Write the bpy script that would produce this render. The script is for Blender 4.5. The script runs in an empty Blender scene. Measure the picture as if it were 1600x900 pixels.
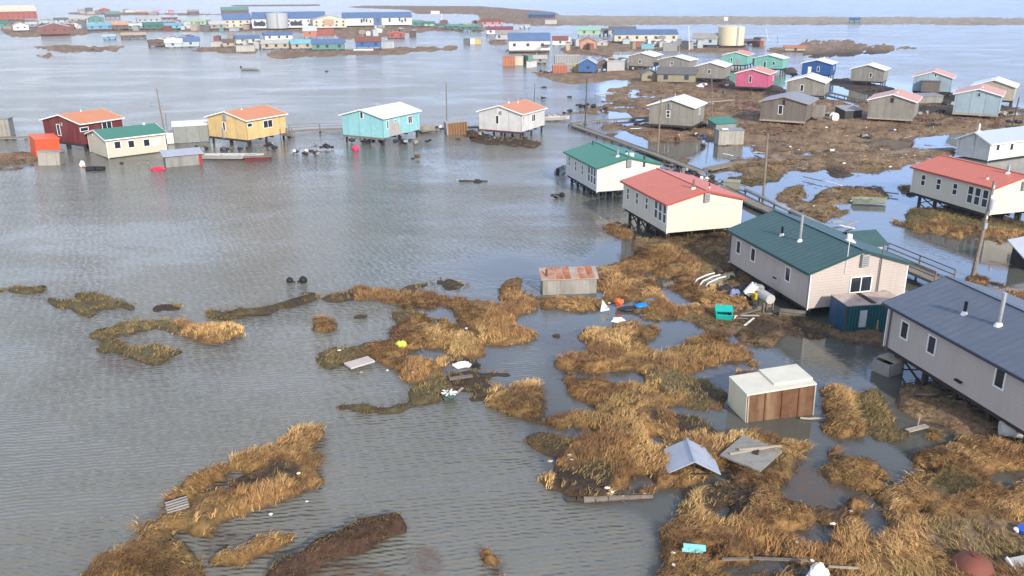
import bpy, bmesh, math, random
import numpy as np
from mathutils import Vector, Matrix
random.seed(7); rng = np.random.default_rng(11)
SC = bpy.context.scene; COL = SC.collection
R = math.radians
# ---------------------------------------------------------------- camera
H, F, TH, RO = 24.0, 1331.38, R(19.3717), R(.3996)
cam = bpy.data.cameras.new('camera'); camo = bpy.data.objects.new('camera', cam); COL.objects.link(camo)
cam.sensor_width = 36; cam.lens = 36*F/1600; cam.clip_end = 90000; cam.clip_start = .5
_R0, _U0, _F0 = Vector((1,0,0)), Vector((0,math.sin(TH),math.cos(TH))), Vector((0,math.cos(TH),-math.sin(TH)))
_c, _s = math.cos(RO), math.sin(RO)
Rr, Uu = _R0*_c-_U0*_s, _R0*_s+_U0*_c
camo.matrix_world = Matrix(((Rr.x,Uu.x,-_F0.x,0),(Rr.y,Uu.y,-_F0.y,0),(Rr.z,Uu.z,-_F0.z,H),(0,0,0,1)))
SC.camera = camo
# ---------------------------------------------------------------- world, sun, exposure
SUN_EL, SUN_AZ = R(27), math.atan2(.42,-.91)       # azimuth measured from +Y towards +X: the sun stands behind the camera, to its right
w = bpy.data.worlds.new('World'); SC.world = w; w.use_nodes = True
nt = w.node_tree; N = nt.nodes; L = nt.links
bg = N['Background']; bg.inputs[1].default_value = .13
sky = N.new('ShaderNodeTexSky'); sky.sky_type = 'NISHITA'; sky.sun_disc = False
sky.sun_elevation = SUN_EL; sky.sun_rotation = SUN_AZ; sky.air_density = 1.0; sky.dust_density = 1.6; sky.ozone_density = 1.2
tc = N.new('ShaderNodeTexCoord'); mp = N.new('ShaderNodeMapping'); mp.inputs['Scale'].default_value = (1.3,1.3,4.5)
nz = N.new('ShaderNodeTexNoise'); nz.inputs['Scale'].default_value = 1.15; nz.inputs['Detail'].default_value = 6; nz.inputs['Roughness'].default_value = .55
rp = N.new('ShaderNodeValToRGB'); rp.color_ramp.elements[0].position = .36; rp.color_ramp.elements[1].position = .62
rp.color_ramp.elements[0].color = (.25,.25,.25,1); rp.color_ramp.elements[1].color = (.9,.9,.9,1)
mx = N.new('ShaderNodeMix'); mx.data_type = 'RGBA'
sx = N.new('ShaderNodeSeparateXYZ'); L.new(tc.outputs['Generated'], sx.inputs[0])
def wr(sock,a,b):
    q = N.new('ShaderNodeMapRange'); q.interpolation_type='SMOOTHSTEP'; q.inputs[1].default_value=a; q.inputs[2].default_value=b; L.new(sock,q.inputs[0]); return q.outputs[0]
def wm(f,A,B):
    q = N.new('ShaderNodeMix'); q.data_type='RGBA'; L.new(f,q.inputs['Factor'])
    for k,v in(('A',A),('B',B)):
        if isinstance(v,tuple): q.inputs[k].default_value=(*v,1)
        else: L.new(v,q.inputs[k])
    return q.outputs['Result']
low = wm(wr(sx.outputs[0],-.35,.25),(6.9,7.9,10.2),(4.6,6.9,12.))       # unseen low sky, shaped bright for the water's reflections, bluer to the right
low = wm(wr(sx.outputs[2],.0,.1),(7.4,7.9,9.2),low)
cl = wm(wr(sx.outputs[2],.3,.7),low,(3.0,3.2,3.8))
L.new(cl, mx.inputs['B'])
L.new(tc.outputs['Generated'], mp.inputs['Vector']); L.new(mp.outputs[0], nz.inputs['Vector']); L.new(nz.outputs['Fac'], rp.inputs[0])
L.new(rp.outputs[0], mx.inputs['Factor']); L.new(sky.outputs[0], mx.inputs['A']); L.new(mx.outputs['Result'], bg.inputs[0])
sl = bpy.data.lights.new('sun','SUN'); sl.energy = 3.1; sl.angle = R(1.5); sl.color = (1,.89,.74)
so = bpy.data.objects.new('sun', sl); COL.objects.link(so)
sd = Vector((math.sin(SUN_AZ)*math.cos(SUN_EL), math.cos(SUN_AZ)*math.cos(SUN_EL), math.sin(SUN_EL)))
so.rotation_euler = sd.to_track_quat('Z','Y').to_euler(); so.location = (0,0,300)
vs = SC.view_settings; vs.view_transform = 'Standard'; vs.look = 'None'; vs.exposure = .74; vs.gamma = 1
SC.cycles.max_bounces = 6; SC.cycles.volume_bounces = 0
# ---------------------------------------------------------------- projection helpers
def ray(px,py):
    a=px-800; b=450-py; u=(a*_c+b*_s)/F; v=(-a*_s+b*_c)/F
    return Vector((u, math.cos(TH)+v*math.sin(TH), -math.sin(TH)+v*math.cos(TH)))
def G(px,py,z=0.):
    d=ray(px,py); t=(z-H)/d.z; return Vector((d.x*t,d.y*t,z))
def mpp(px,py):                                  # metres per source pixel there
    g=G(px,py); return math.sqrt(g.x**2+g.y**2+H*H)/F
def height_at(base,py):                          # how high above `base` the row py is
    lo,hi=0,60
    for _ in range(40):
        m=(lo+hi)/2; x,y,z=base.x,base.y,m-H+base.z
        d=y*math.cos(TH)-z*math.sin(TH); v=(y*math.sin(TH)+z*math.cos(TH))/d*F; u=x/d*F
        if 450-(u*_s+v*_c) > py: lo=m
        else: hi=m
    return lo
def projn(X,Y,Z):
    z=Z-H; d=Y*math.cos(TH)-z*math.sin(TH); d=np.maximum(d,.5); v=(Y*math.sin(TH)+z*math.cos(TH))/d*F; u=X/d*F
    return 800+u*_c-v*_s, 450-(u*_s+v*_c)
# ---------------------------------------------------------------- materials
MATS={}
def mat(name,col,rough=.75,var=.12,scale=.9,metal=0.,kind=None,p=0.,stain=None,stain_amt=.5,bump=0.,spec=.3,alpha=1.):
    if name in MATS: return MATS[name]
    m=bpy.data.materials.new(name); MATS[name]=m; m.use_nodes=True
    n=m.node_tree.nodes; l=m.node_tree.links; b=n['Principled BSDF']
    b.inputs['Roughness'].default_value=rough; b.inputs['Metallic'].default_value=metal; b.inputs['Specular IOR Level'].default_value=spec
    t=n.new('ShaderNodeTexCoord'); oi=n.new('ShaderNodeObjectInfo')
    add=n.new('ShaderNodeVectorMath'); add.operation='ADD'
    ml=n.new('ShaderNodeMath'); ml.operation='MULTIPLY'; ml.inputs[1].default_value=37.; l.new(oi.outputs['Random'],ml.inputs[0])
    l.new(t.outputs['Object'],add.inputs[0]); l.new(ml.outputs[0],add.inputs[1])
    def noise(sc,stretch=(1,1,1),det=5,ro=.6):
        q=n.new('ShaderNodeMapping'); q.inputs['Scale'].default_value=stretch; l.new(add.outputs[0],q.inputs[0])
        z=n.new('ShaderNodeTexNoise'); z.inputs['Scale'].default_value=sc; z.inputs['Detail'].default_value=det; z.inputs['Roughness'].default_value=ro
        l.new(q.outputs[0],z.inputs['Vector']); return z.outputs['Fac']
    def mixc(f,a,bc,typ='MIX'):
        x=n.new('ShaderNodeMix'); x.data_type='RGBA'; x.blend_type=typ
        for s,v in (('Factor',f),('A',a),('B',bc)):
            if isinstance(v,(tuple,list)): x.inputs[s].default_value=(*v[:3],1)
            elif isinstance(v,(int,float)): x.inputs[s].default_value=v
            else: l.new(v,x.inputs[s])
        return x.outputs['Result']
    def ramp(v,a,bb):
        x=n.new('ShaderNodeMapRange'); x.inputs[1].default_value=a; x.inputs[2].default_value=bb; l.new(v,x.inputs[0]); return x.outputs[0]
    def math_(op,a,bv=None,clamp=False):
        x=n.new('ShaderNodeMath'); x.operation=op; x.use_clamp=clamp
        for i,v in enumerate((a,bv)):
            if v is None: continue
            if isinstance(v,(int,float)): x.inputs[i].default_value=v
            else: l.new(v,x.inputs[i])
        return x.outputs[0]
    lo=tuple(max(0,c*(1-var*2)) for c in col); hi=tuple(min(1,c*(1+var)) for c in col)
    c=mixc(ramp(noise(scale),.3,.7),lo,hi)
    c=mixc(ramp(noise(scale*9),.2,.8),c,tuple(x*(1-var) for x in col)) if var>0 else c
    if var>0:
        fine=mixc(.5,c,lo); c=mixc(math_('MULTIPLY',ramp(noise(scale*14,det=3),.35,.75),.6),c,fine)
    hgt=None
    if stain is not None:
        s=ramp(noise(.55,(1.6,1.6,.25),6,.7),.56-.16*stain_amt,.74)
        c=mixc(math_('MULTIPLY',s,stain_amt),c,stain)
    sep=n.new('ShaderNodeSeparateXYZ'); l.new(t.outputs['Object'],sep.inputs[0])
    def saw(v,per):
        return math_('FRACT',math_('DIVIDE',v,per))
    if kind=='lap':
        s=saw(sep.outputs[2],p); hgt=math_('SUBTRACT',1.,s)
        c=mixc(math_('MULTIPLY',math_('LESS_THAN',s,.09),.35),c,tuple(x*.45 for x in col))
    if kind in('rib','panel','corr'):
        a=math_('ADD',sep.outputs[0],math_('MULTIPLY',sep.outputs[1],1.0))
        s=saw(a,p)
        if kind=='corr': hgt=math_('SINE',math_('MULTIPLY',a,6.2832/p))
        else:
            e=math_('LESS_THAN',s,.05 if kind=='panel' else .12); hgt=e
            if kind=='panel':
                wn=n.new('ShaderNodeTexWhiteNoise'); wn.noise_dimensions='1D'; l.new(math_('FLOOR',math_('DIVIDE',a,p)),wn.inputs['W'])
                c=mixc(math_('MULTIPLY',wn.outputs['Value'],.32),c,tuple(x*.62 for x in col))
                c=mixc(math_('MULTIPLY',e,.5),c,tuple(x*.4 for x in col))
    if bump and hgt is None: hgt=noise(6,det=6)
    if hgt is not None:
        bn=n.new('ShaderNodeBump'); bn.inputs['Distance'].default_value=.04 if kind else .05; bn.inputs['Strength'].default_value=.6 if not bump else bump
        l.new(hgt,bn.inputs['Height']); l.new(bn.outputs[0],b.inputs['Normal'])
    l.new(c,b.inputs['Base Color']); return m
def siding(name,col,st=None,a=.3): return mat('siding_'+name,col,.6,.05,.5,kind='lap',p=.22,stain=st,stain_amt=a)
def plywood(name,col,st=(.1,.08,.06),a=.7,p=1.22): return mat('plywood_'+name,col,.85,.16,.8,kind='panel',p=p,stain=st,stain_amt=a)
def metalroof(name,col,st=None,a=.2): return mat('roof_'+name,col,.42,.05,.35,kind=None,stain=st,stain_amt=a,spec=.4)
WHITE=mat('white_trim',(.78,.78,.76),.55,.04); GLASS=mat('window_glass',(.025,.03,.04),.12,.1,spec=.5)
DARKW=mat('dark_timber',(.06,.048,.038),.9,.3,2,bump=.5); TIMBER=mat('weathered_timber',(.22,.19,.16),.9,.25,1.5,stain=(.09,.07,.05),bump=.4)
PALEW=mat('pale_lumber',(.42,.37,.3),.85,.2,1.5,stain=(.2,.16,.11)); GALV=mat('galvanised_steel',(.5,.52,.54),.38,.12,1.2,metal=.6)
BLACK=mat('black_rubber',(.018,.018,.02),.6,.2); POLE=mat('pole_wood',(.25,.21,.17),.9,.2,2,stain=(.1,.08,.06)); POLED=mat('pole_wood_dark',(.11,.085,.065),.9,.2,2)
FOAM=mat('white_foam',(.75,.75,.74),.7,.08); GREYP=mat('grey_paint',(.33,.34,.35),.6,.12); RUST=mat('rust',(.2,.075,.035),.85,.3,2,stain=(.07,.035,.02))
# ---------------------------------------------------------------- mesh builder
class MB:
    def __init__(s): s.v=[]; s.f=[]
    def poly(s,pts):
        k=len(s.v); s.v+=[tuple(p) for p in pts]; s.f.append(tuple(range(k,k+len(pts)))); return s
    def box(s,x0,x1,y0,y1,z0,z1,xf=None):
        k=len(s.v); P=[(x,y,z) for z in(z0,z1) for y in(y0,y1) for x in(x0,x1)]
        if xf is not None: P=[tuple(xf(Vector(p))) for p in P]
        s.v+=P
        for q in((0,2,3,1),(4,5,7,6),(0,1,5,4),(1,3,7,5),(3,2,6,7),(2,0,4,6)): s.f.append(tuple(k+i for i in q))
        return s
    def bar(s,a,b,w=.1,h=None):
        a,b=Vector(a),Vector(b); h=h or w; d=(b-a); L_=d.length; d.normalize()
        up=Vector((0,0,1)) if abs(d.z)<.95 else Vector((1,0,0)); x=d.cross(up).normalized(); y=x.cross(d)
        return s.box(-w/2,w/2,-h/2,h/2,0,L_,lambda p:a+x*p.x+y*p.y+d*p.z)
    def tube(s,a,b,r0,r1=None,n=10,caps=True):
        a,b=Vector(a),Vector(b); r1=r0 if r1 is None else r1; d=(b-a).normalized()
        up=Vector((0,0,1)) if abs(d.z)<.95 else Vector((1,0,0)); x=d.cross(up).normalized(); y=x.cross(d); k=len(s.v)
        for c,r in((a,r0),(b,r1)):
            for i in range(n): t=2*math.pi*i/n; s.v.append(tuple(c+x*math.cos(t)*r+y*math.sin(t)*r))
        for i in range(n): j=(i+1)%n; s.f.append((k+i,k+j,k+n+j,k+n+i))
        if caps: s.f.append(tuple(k+i for i in range(n))[::-1]); s.f.append(tuple(k+n+i for i in range(n)))
        return s
    def blob(s,c,r,sx=1,sy=1,sz=1,n=10,m=6,jit=0.):
        k=len(s.v); c=Vector(c)
        for j in range(m+1):
            ph=math.pi*j/m
            for i in range(n):
                t=2*math.pi*i/n; q=1+random.uniform(-jit,jit)
                s.v.append((c.x+r*sx*q*math.sin(ph)*math.cos(t),c.y+r*sy*q*math.sin(ph)*math.sin(t),c.z+r*sz*q*math.cos(ph)))
        for j in range(m):
            for i in range(n): s.f.append((k+j*n+i,k+(j+1)*n+i,k+(j+1)*n+(i+1)%n,k+j*n+(i+1)%n))
        return s
    def build(s,name,m,parent=None,smooth=False,recalc=True,bevel=0.,**kw):
        me=bpy.data.meshes.new(name); me.from_pydata(s.v,[],s.f)
        if recalc:
            bm=bmesh.new(); bm.from_mesh(me); bmesh.ops.remove_doubles(bm,verts=bm.verts,dist=1e-5)
            if bevel: bmesh.ops.bevel(bm,geom=list(bm.edges),offset=bevel,segments=1,affect='EDGES')
            bmesh.ops.recalc_face_normals(bm,faces=bm.faces); bm.to_mesh(me); bm.free()
        if smooth:
            for p in me.polygons: p.use_smooth=True
        me.materials.append(m); o=bpy.data.objects.new(name,me); COL.objects.link(o)
        if parent is not None: o.parent=parent
        if kw: tag(o,**kw)
        return o
def tag(o,label=None,cat=None,group=None,kind=None):
    if label: o['label']=label
    if cat: o['category']=cat
    if group: o['group']=group
    if kind: o['kind']=kind
    return o
def thing(name,label,cat,loc,rz=0.,group=None,rx=0.,ry=0.):
    o=bpy.data.objects.new(name,None); COL.objects.link(o); o.empty_display_size=.5
    o.location=loc; o.rotation_euler=(rx,ry,rz); return tag(o,label,cat,group)
def copy_tree(o,parent=None):
    c=o.copy(); COL.objects.link(c)
    if parent is not None: c.parent=parent
    for ch in list(o.children): copy_tree(ch,c)
    return c
# ---------------------------------------------------------------- numpy noise
def vnoise(x,y,seed=0):
    xi=np.floor(x).astype(np.int64); yi=np.floor(y).astype(np.int64); fx=x-xi; fy=y-yi
    fx=fx*fx*(3-2*fx); fy=fy*fy*(3-2*fy)
    def h(a,b):
        n=(a*374761393+b*668265263+seed*1442695041)&0x7fffffff; n=((n^(n>>13))*1274126177)&0x7fffffff; return ((n^(n>>16))&0xffff)/65535.
    return (h(xi,yi)*(1-fx)+h(xi+1,yi)*fx)*(1-fy)+(h(xi,yi+1)*(1-fx)+h(xi+1,yi+1)*fx)*fy
def fbm(x,y,oct=4,seed=0):
    s=0;a=.5;t=0
    for i in range(oct): s=s+a*vnoise(x*2**i,y*2**i,seed+i*17); t+=a; a*=.55
    return s/t
# ---------------------------------------------------------------- ground: marsh islands in the flood
# type, outline (points of the photograph, laid on the ground plane): G tall golden grass, O olive, B brown tundra, M peat mud, P peat log, S drowned grass, W water hole
LAND=[
('G',[488,673,503,676,514,691,497,715,497,734,512,752,490,767,430,784,389,801,344,812,340,831,310,841,287,827,224,824,216,814,250,801,261,782,302,752,329,737,362,715,396,700,426,702,449,685]),
('W',[352,738,385,728,392,748,352,755]),
('M',[372,752,440,728,470,738,452,756,392,775,350,782]),
('G',[145,891,175,869,201,850,224,850,231,831,276,831,265,850,310,869,330,905,345,960,90,960,130,905]),
('G',[330,831,362,835,411,846,456,839,471,842,411,869,385,880,332,876,330,850]),
('P',[400,915,430,884,475,869,497,850,550,824,587,814,625,813,640,824,632,831,602,842,550,869,512,880,475,905,460,930]),
('S',[636,862,674,860,684,893,630,895]),('G',[748,872,765,864,780,880,788,905,754,905]),('S',[500,892,560,886,620,900,600,930,500,930]),
('O',[0,450,74,449,78,452,51,459,0,457]),('O',[67,464,79,471,111,474,115,479,169,477,152,487,145,494,132,493,115,484,88,481,84,486,73,476]),
('O',[113,460,135,459,162,464,189,471,211,484,202,487,179,482,152,469]),('M',[233,484,250,478,280,479,278,484,240,486]),
('O',[294,489,337,486,375,484,422,477,472,466,479,469,432,484,422,489,378,493,380,499,361,499,317,494]),
('O',[132,526,145,516,175,513,219,501,270,501,304,508,290,520,280,520,236,514,189,520,162,530]),
('G',[262,502,304,508,368,514,375,528,364,540,337,540,304,531,280,520]),
('O',[142,547,159,533,182,535,216,541,250,540,256,548,297,548,290,553,256,565,236,568,202,558,182,547]),
('S',[152,558,219,568,229,577,189,580,160,570]),('G',[483,521,486,501,506,498,521,508,516,521]),
('G',[430,542,436,534,444,536,443,544]),('G',[463,551,467,544,475,546,474,552]),('G',[491,549,494,539,500,541,500,550]),
('M',[410,480,440,471,483,461,500,463,483,472,440,480,415,487]),('O',[100,478,120,470,160,472,190,480,150,486]),
('M',[480,465,498,465,528,457,560,453,560,470,507,470]),('G',[550,470,552,455,600,456,606,462,624,462,672,455,681,458,678,467,684,473,681,482,660,479,612,473]),
('M',[606,457,650,445,705,433,712,436,660,450,625,460]),('M',[686,453,720,442,745,436,747,439,722,449,700,457]),
('G',[687,467,738,470,780,476,810,478,828,482,807,500,816,511,845,518,843,533,798,544,768,539,744,527,726,512,711,497,708,482,690,475]),
('O',[612,488,630,487,636,497,642,485,654,487,672,500,655,512,630,505]),
('G',[640,503,672,500,708,509,735,521,756,530,762,554,738,559,708,556,690,545,666,536,648,530,678,551,675,559,648,556,630,539,609,533,615,518]),
('M',[700,505,740,518,758,530,748,534,712,520]),
('O',[495,560,504,551,534,543,575,536,570,560,540,572,510,578]),
('G',[560,545,579,536,606,537,639,536,660,543,678,554,675,560,696,561,717,569,690,573,696,587,672,593,633,594,630,584,606,572,582,563]),
('M',[690,566,770,566,772,570,700,573]),
('O',[525,635,570,635,609,635,639,629,648,611,666,596,690,591,704,596,702,608,690,620,684,629,648,635,630,644,594,648,564,647,534,641]),
('M',[702,593,708,584,744,587,765,582,800,582,798,587,768,588,759,591,763,608,762,620,741,627,735,620,744,608,729,611,705,608]),
('G',[762,620,768,605,783,603,786,617,801,605,825,600,843,603,850,620,852,644,840,653,810,650,780,641,765,632]),
('G',[782,445,790,439,820,436,820,441,805,447,810,455,807,462,842,466,880,466,920,467,935,467,955,457,965,462,962,475,940,480,920,487,890,485,875,480,840,477,830,485,805,500,798,510,780,480]),
('B',[925,440,926,425,945,417,975,409,1000,397,985,388,990,378,1040,366,1170,352,1200,400,1260,440,1330,470,1390,500,1400,548,1340,537,1290,527,1240,520,1215,533,1205,547,1180,543,1155,527,1120,515,1070,502,1030,499,1005,496,975,489,1010,478,1000,468,965,465,940,455,925,452]),
('G',[925,440,926,425,945,417,975,409,1000,397,1040,392,1075,405,1095,425,1085,437,1105,455,1170,468,1170,490,1120,500,1070,500,1030,498,1005,496,975,489,1010,478,1000,468,965,465,940,455]),
('W',[1026,446,1050,451,1080,462,1090,477,1080,481,1050,477,1030,465,1022,455]),('W',[1100,432,1150,420,1160,440,1110,446]),('W',[1000,443,1012,433,1018,436,1004,446]),
('W',[1165,448,1200,440,1300,470,1400,490,1400,522,1290,512,1250,495,1210,498,1180,490]),
('M',[1120,500,1170,492,1300,525,1290,530,1240,522,1180,530]),
('G',[843,530,870,528,875,524,900,522,940,515,975,508,1000,508,1030,515,1032,525,1005,530,1000,541,1030,553,1060,563,1095,577,1080,583,1040,575,1012,557,985,545,940,537,890,538,860,538]),
('G',[1065,545,1095,525,1125,527,1155,540,1175,565,1188,590,1170,597,1130,590,1095,578,1060,563,1035,552]),
('G',[858,575,870,560,890,547,910,540,940,538,970,541,1000,546,1020,555,1005,562,1030,575,1060,583,1090,595,1115,605,1137,612,1137,640,1100,640,1060,640,1050,690,1121,690,1129,722,1110,745,1087,754,1064,758,1027,764,1019,775,932,785,891,779,857,768,849,749,876,737,887,719,853,709,830,700,826,688,849,662,860,651,891,647,925,649,940,639,898,620,883,605,857,586]),
('O',[1010,590,1060,585,1137,612,1137,638,1090,636,1040,620]),
('M',[1075,600,1137,615,1137,637,1095,634,1070,618]),
('M',[826,688,850,680,890,700,887,719,853,709]),('M',[866,738,930,722,960,745,950,775,932,783,891,777,857,766]),
('M',[1060,645,1110,655,1120,685,1075,692]),('M',[1005,640,1035,645,1040,675,1010,665]),
('W',[951,577,981,577,1011,590,1004,596,966,594,951,585]),('W',[1030,637,1064,634,1095,636,1136,641,1136,673,1125,674,1100,651,1060,643,1042,644]),
('W',[1004,681,1030,677,1045,692,1042,700,1011,696]),('W',[893,670,935,668,940,678,900,688]),
('G',[1129,677,1165,678,1185,675,1225,690,1262,696,1260,712,1240,745,1222,755,1225,780,1245,797,1270,830,1290,960,1000,960,1028,905,1042,880,1034,862,1027,840,1031,832,1060,802,1080,779,1098,764,1104,770,1140,762,1147,755,1150,735,1121,715]),
('M',[1100,770,1140,765,1185,768,1187,795,1160,815,1120,818,1094,815]),('W',[1108,790,1150,785,1150,800,1120,812]),
('G',[1280,610,1310,608,1327,620,1330,650,1347,687,1333,695,1310,687,1288,673,1287,647,1280,633]),
('O',[1327,618,1373,610,1377,620,1380,643,1387,660,1413,680,1407,687,1367,688,1357,677,1340,655]),
('B',[1400,610,1413,607,1487,600,1560,637,1600,680,1520,672,1493,674,1473,664,1433,652,1413,637]),('G',[1437,673,1467,672,1470,683,1443,687]),
('G',[1290,720,1313,717,1340,717,1397,740,1403,750,1400,760,1350,767,1310,753,1287,733]),('G',[1290,703,1313,700,1315,710,1295,712]),
('S',[1235,720,1290,735,1330,765,1290,785,1240,770]),
('G',[1410,747,1433,713,1467,700,1500,690,1553,692,1593,693,1640,700,1800,720,1900,960,1200,960,1200,860,1243,797,1260,787,1287,790,1310,800,1317,787,1333,777,1383,777,1400,767]),
('W',[1527,737,1553,733,1583,737,1597,750,1593,770,1563,770,1540,757]),('W',[1360,807,1387,805,1403,813,1397,830,1373,850,1360,847,1357,823]),
('W',[1263,817,1300,820,1317,830,1303,847,1267,860,1243,858,1270,843]),('W',[1413,807,1433,797,1457,800,1463,827,1447,813,1420,813]),
('M',[1230,855,1330,858,1330,866,1230,864]),
('B',[1450,840,1467,827,1517,820,1553,833,1610,827,1640,900,1500,900,1467,873,1447,860]),('O',[1470,740,1530,770,1480,790,1440,770]),
('S',[1280,785,1330,800,1320,815,1270,812]),
('O',[1412,342,1418,332,1438,328,1464,327,1504,332,1530,340,1556,342,1640,355,1640,372,1540,362,1470,350,1430,352]),
('G',[1374,337,1379,333,1397,342,1420,350,1470,352,1540,364,1640,372,1640,385,1550,381,1515,376,1479,373,1453,368,1428,360,1402,350]),
('G',[1510,432,1530,434,1571,445,1600,457,1660,470,1660,495,1560,470,1500,440]),
('B',[1267,314,1292,294,1331,292,1428,292,1428,299,1387,294,1376,303,1403,308,1400,312,1376,311,1331,314,1325,319,1298,319]),
('B',[1228,319,1262,319,1303,325,1334,331,1325,339,1298,339,1292,350,1237,336]),('B',[1210,310,1237,294,1259,299,1256,307,1226,317]),
('B',[1237,292,1264,285,1262,292,1242,296]),('B',[1272,282,1292,280,1278,287]),('M',[1289,264,1303,264,1353,278,1306,278]),('M',[1405,302,1425,304,1423,308,1405,306]),
('B',[944,143,972,137,1003,131,1090,128,1150,138,1215,142,1232,152,1290,156,1350,160,1440,158,1480,165,1580,168,1660,175,1660,215,1560,205,1500,210,1440,212,1492,225,1494,250,1431,252,1392,265,1370,270,1331,270,1309,260,1280,262,1262,268,1240,262,1218,274,1172,276,1167,267,1141,266,1121,270,1110,266,1136,264,1145,252,1130,250,1082,246,1080,248,1070,256,1054,255,1039,253,1024,243,1013,238,957,215,940,205,937,196,1010,184,990,178,940,172,937,159,960,152,940,148]),
('O',[1131,276,1167,276,1218,276,1240,274,1240,279,1197,284,1195,289,1156,288]),
('W',[1013,223,1054,225,1118,225,1121,230,1164,225,1182,228,1182,238,1162,246,1136,251,1105,264,1093,266,1075,256,1072,249,1085,247,1052,243,1013,238]),
('W',[957,207,983,205,1013,218,1013,235,988,228,972,223]),('W',[934,174,967,172,988,177,983,184,944,184]),('W',[980,143,1000,143,992,157,980,155]),
('W',[1015,151,1060,152,1040,157,1012,156]),('W',[1425,214,1442,211,1481,211,1512,211,1495,219,1492,228,1456,230,1425,230]),
('W',[1348,222,1375,217,1414,219,1425,225,1414,232,1350,233]),('W',[1575,197,1640,194,1640,206,1575,205]),('W',[1295,195,1315,194,1318,200,1298,201]),('W',[1225,224,1250,228,1235,236,1220,232]),
('W',[1285,251,1300,252,1297,259,1285,259]),('W',[1180,226,1225,218,1232,226,1190,232]),
('B',[0,240,55,237,60,245,50,262,0,266,-80,268,-80,240]),('S',[330,250,420,250,430,262,340,268]),('M',[733,215,745,208,780,215,850,222,845,230,800,228,735,220]),
('B',[868,173,912,168,935,168,942,180,884,180]),('S',[884,319,907,333,938,352,964,361,993,369,988,378,967,376,943,364,907,347,888,333]),
('G',[940,348,968,352,990,364,986,374,962,368,944,358]),
('B',[410,85,450,77,550,79,615,75,650,75,720,72,718,77,650,81,625,84,575,85,525,86,475,88,432,91]),
('B',[32,74,70,72,187,74,225,75,220,77,140,80,100,80,50,76]),('B',[47,91,62,86,125,89,100,92]),('B',[277,79,312,75,400,75,410,83,375,82,300,80]),
('B',[-40,46,0,48,20,57,70,56,140,54,135,50,60,46,0,44]),('B',[30,46,60,40,200,38,350,40,600,38,700,42,760,44,760,49,690,48,640,50,560,50,400,48,250,48,100,50,40,50]),
('B',[500,57,550,52,590,48,640,46,620,56,580,58,545,60]),('B',[85,20,125,19.5,390,22,390,24,125,22.5]),
('B',[-40,30,0,31,50,31,52,34,0,36,-40,36]),('B',[165,64,225,61,225,64,170,66]),
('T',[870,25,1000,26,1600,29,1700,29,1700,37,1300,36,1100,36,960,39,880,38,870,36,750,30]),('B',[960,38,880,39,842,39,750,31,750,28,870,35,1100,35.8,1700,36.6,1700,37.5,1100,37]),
('B',[535,11,575,9,750,10,800,14,870,20,870,25,800,25,725,21,650,21,640,15]),('B',[750,32,822,36,842,39,877,39,870,30,750,24]),('B',[360,8,500,7,500,9,360,10]),
('B',[1220,64,1275,62,1385,60,1392,62,1275,66]),('B',[1174,80,1242,72,1340,70,1441,74,1441,78,1340,75,1262,81,1210,82]),('M',[1236,88,1314,82,1392,79,1392,82,1333,87,1262,91]),
('B',[820,112,864,113,936,114,999,108,1020,112,1050,120,1060,128,1002,131,990,125,958,123,942,126,899,131,881,129]),
('B',[870,78,900,70,947,66,1056,70,1100,76,1170,74,1175,80,1100,82,1056,78,947,80,900,86]),('B',[900,79,920,78,1000,96,1010,102,990,100]),
('B',[780,80,800,77,862,80,862,85,820,85]),('M',[1080,120,1140,126,1150,134,1215,134,1240,150,1190,150,1090,140]),('M',[1170,86,1215,108,1240,106,1250,118,1180,104]),
('M',[1270,122,1330,124,1380,135,1410,145,1370,152,1300,130]),('M',[1425,142,1490,146,1600,175,1490,180,1430,160]),
('M',[1412,100,1475,106,1475,108,1412,102]),('M',[1395,113,1430,115,1430,117,1395,115]),
('B',[750,62,790,64,800,68,770,70]),('M',[915,215,925,217,915,219]),('M',[717,282,760,281,758,284,722,284]),
]
def inpoly(px,py,P):
    P=np.array(P,float).reshape(-1,2); out=np.zeros(px.shape,bool)
    m=(px>P[:,0].min())&(px<P[:,0].max())&(py>P[:,1].min())&(py<P[:,1].max()); x=px[m]; y=py[m]; r=np.zeros(x.shape,bool)
    for i in range(len(P)):
        (x0,y0),(x1,y1)=P[i-1],P[i]
        if y0==y1: continue
        c=((y0>y)!=(y1>y)); r^=c&(x<(x1-x0)*(y-y0)/(y1-y0)+x0)
    out[m]=r; return out
rows=[18.]
while rows[-1]<1700:
    y=rows[-1]; a=math.hypot(y,H); rows.append(y+min(max(1.9*a*a/(H*F)*1.0,.085),24))
NR=len(rows); NC=1000
YY=np.repeat(np.array(rows)[:,None],NC,1); UU=np.repeat(np.linspace(-1,1,NC)[None,:],NR,0); XX=UU*(YY+14)*.72
PX,PY=projn(XX,YY,np.zeros_like(XX))
sc_=np.clip((PY+18)/400,.06,1.6)
wx=PX+(fbm(XX*.7,YY*.7,5,3)-.5)*24*sc_+(fbm(XX*.12,YY*.12,3,9)-.5)*9*sc_; wy=PY+(fbm(XX*.7,YY*.7,5,5)-.5)*14*sc_
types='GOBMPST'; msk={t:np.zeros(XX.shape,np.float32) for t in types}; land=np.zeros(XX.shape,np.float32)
for t,P in LAND:
    q=inpoly(wx,wy,P)
    for k in types: msk[k][q]=0
    if t!='W': msk[t][q]=1
    if t!='S': land[q]=0 if t=='W' else 1
def blur(a,r):
    for ax in(0,1):
        c=np.cumsum(np.pad(a,[(r+1,r) if i==ax else (0,0) for i in(0,1)],mode='edge'),axis=ax,dtype=np.float64); n=a.shape[ax]
        a=(np.take(c,np.arange(2*r+1,2*r+1+n),axis=ax)-np.take(c,np.arange(0,n),axis=ax))/(2*r+1)
    return a
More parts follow.
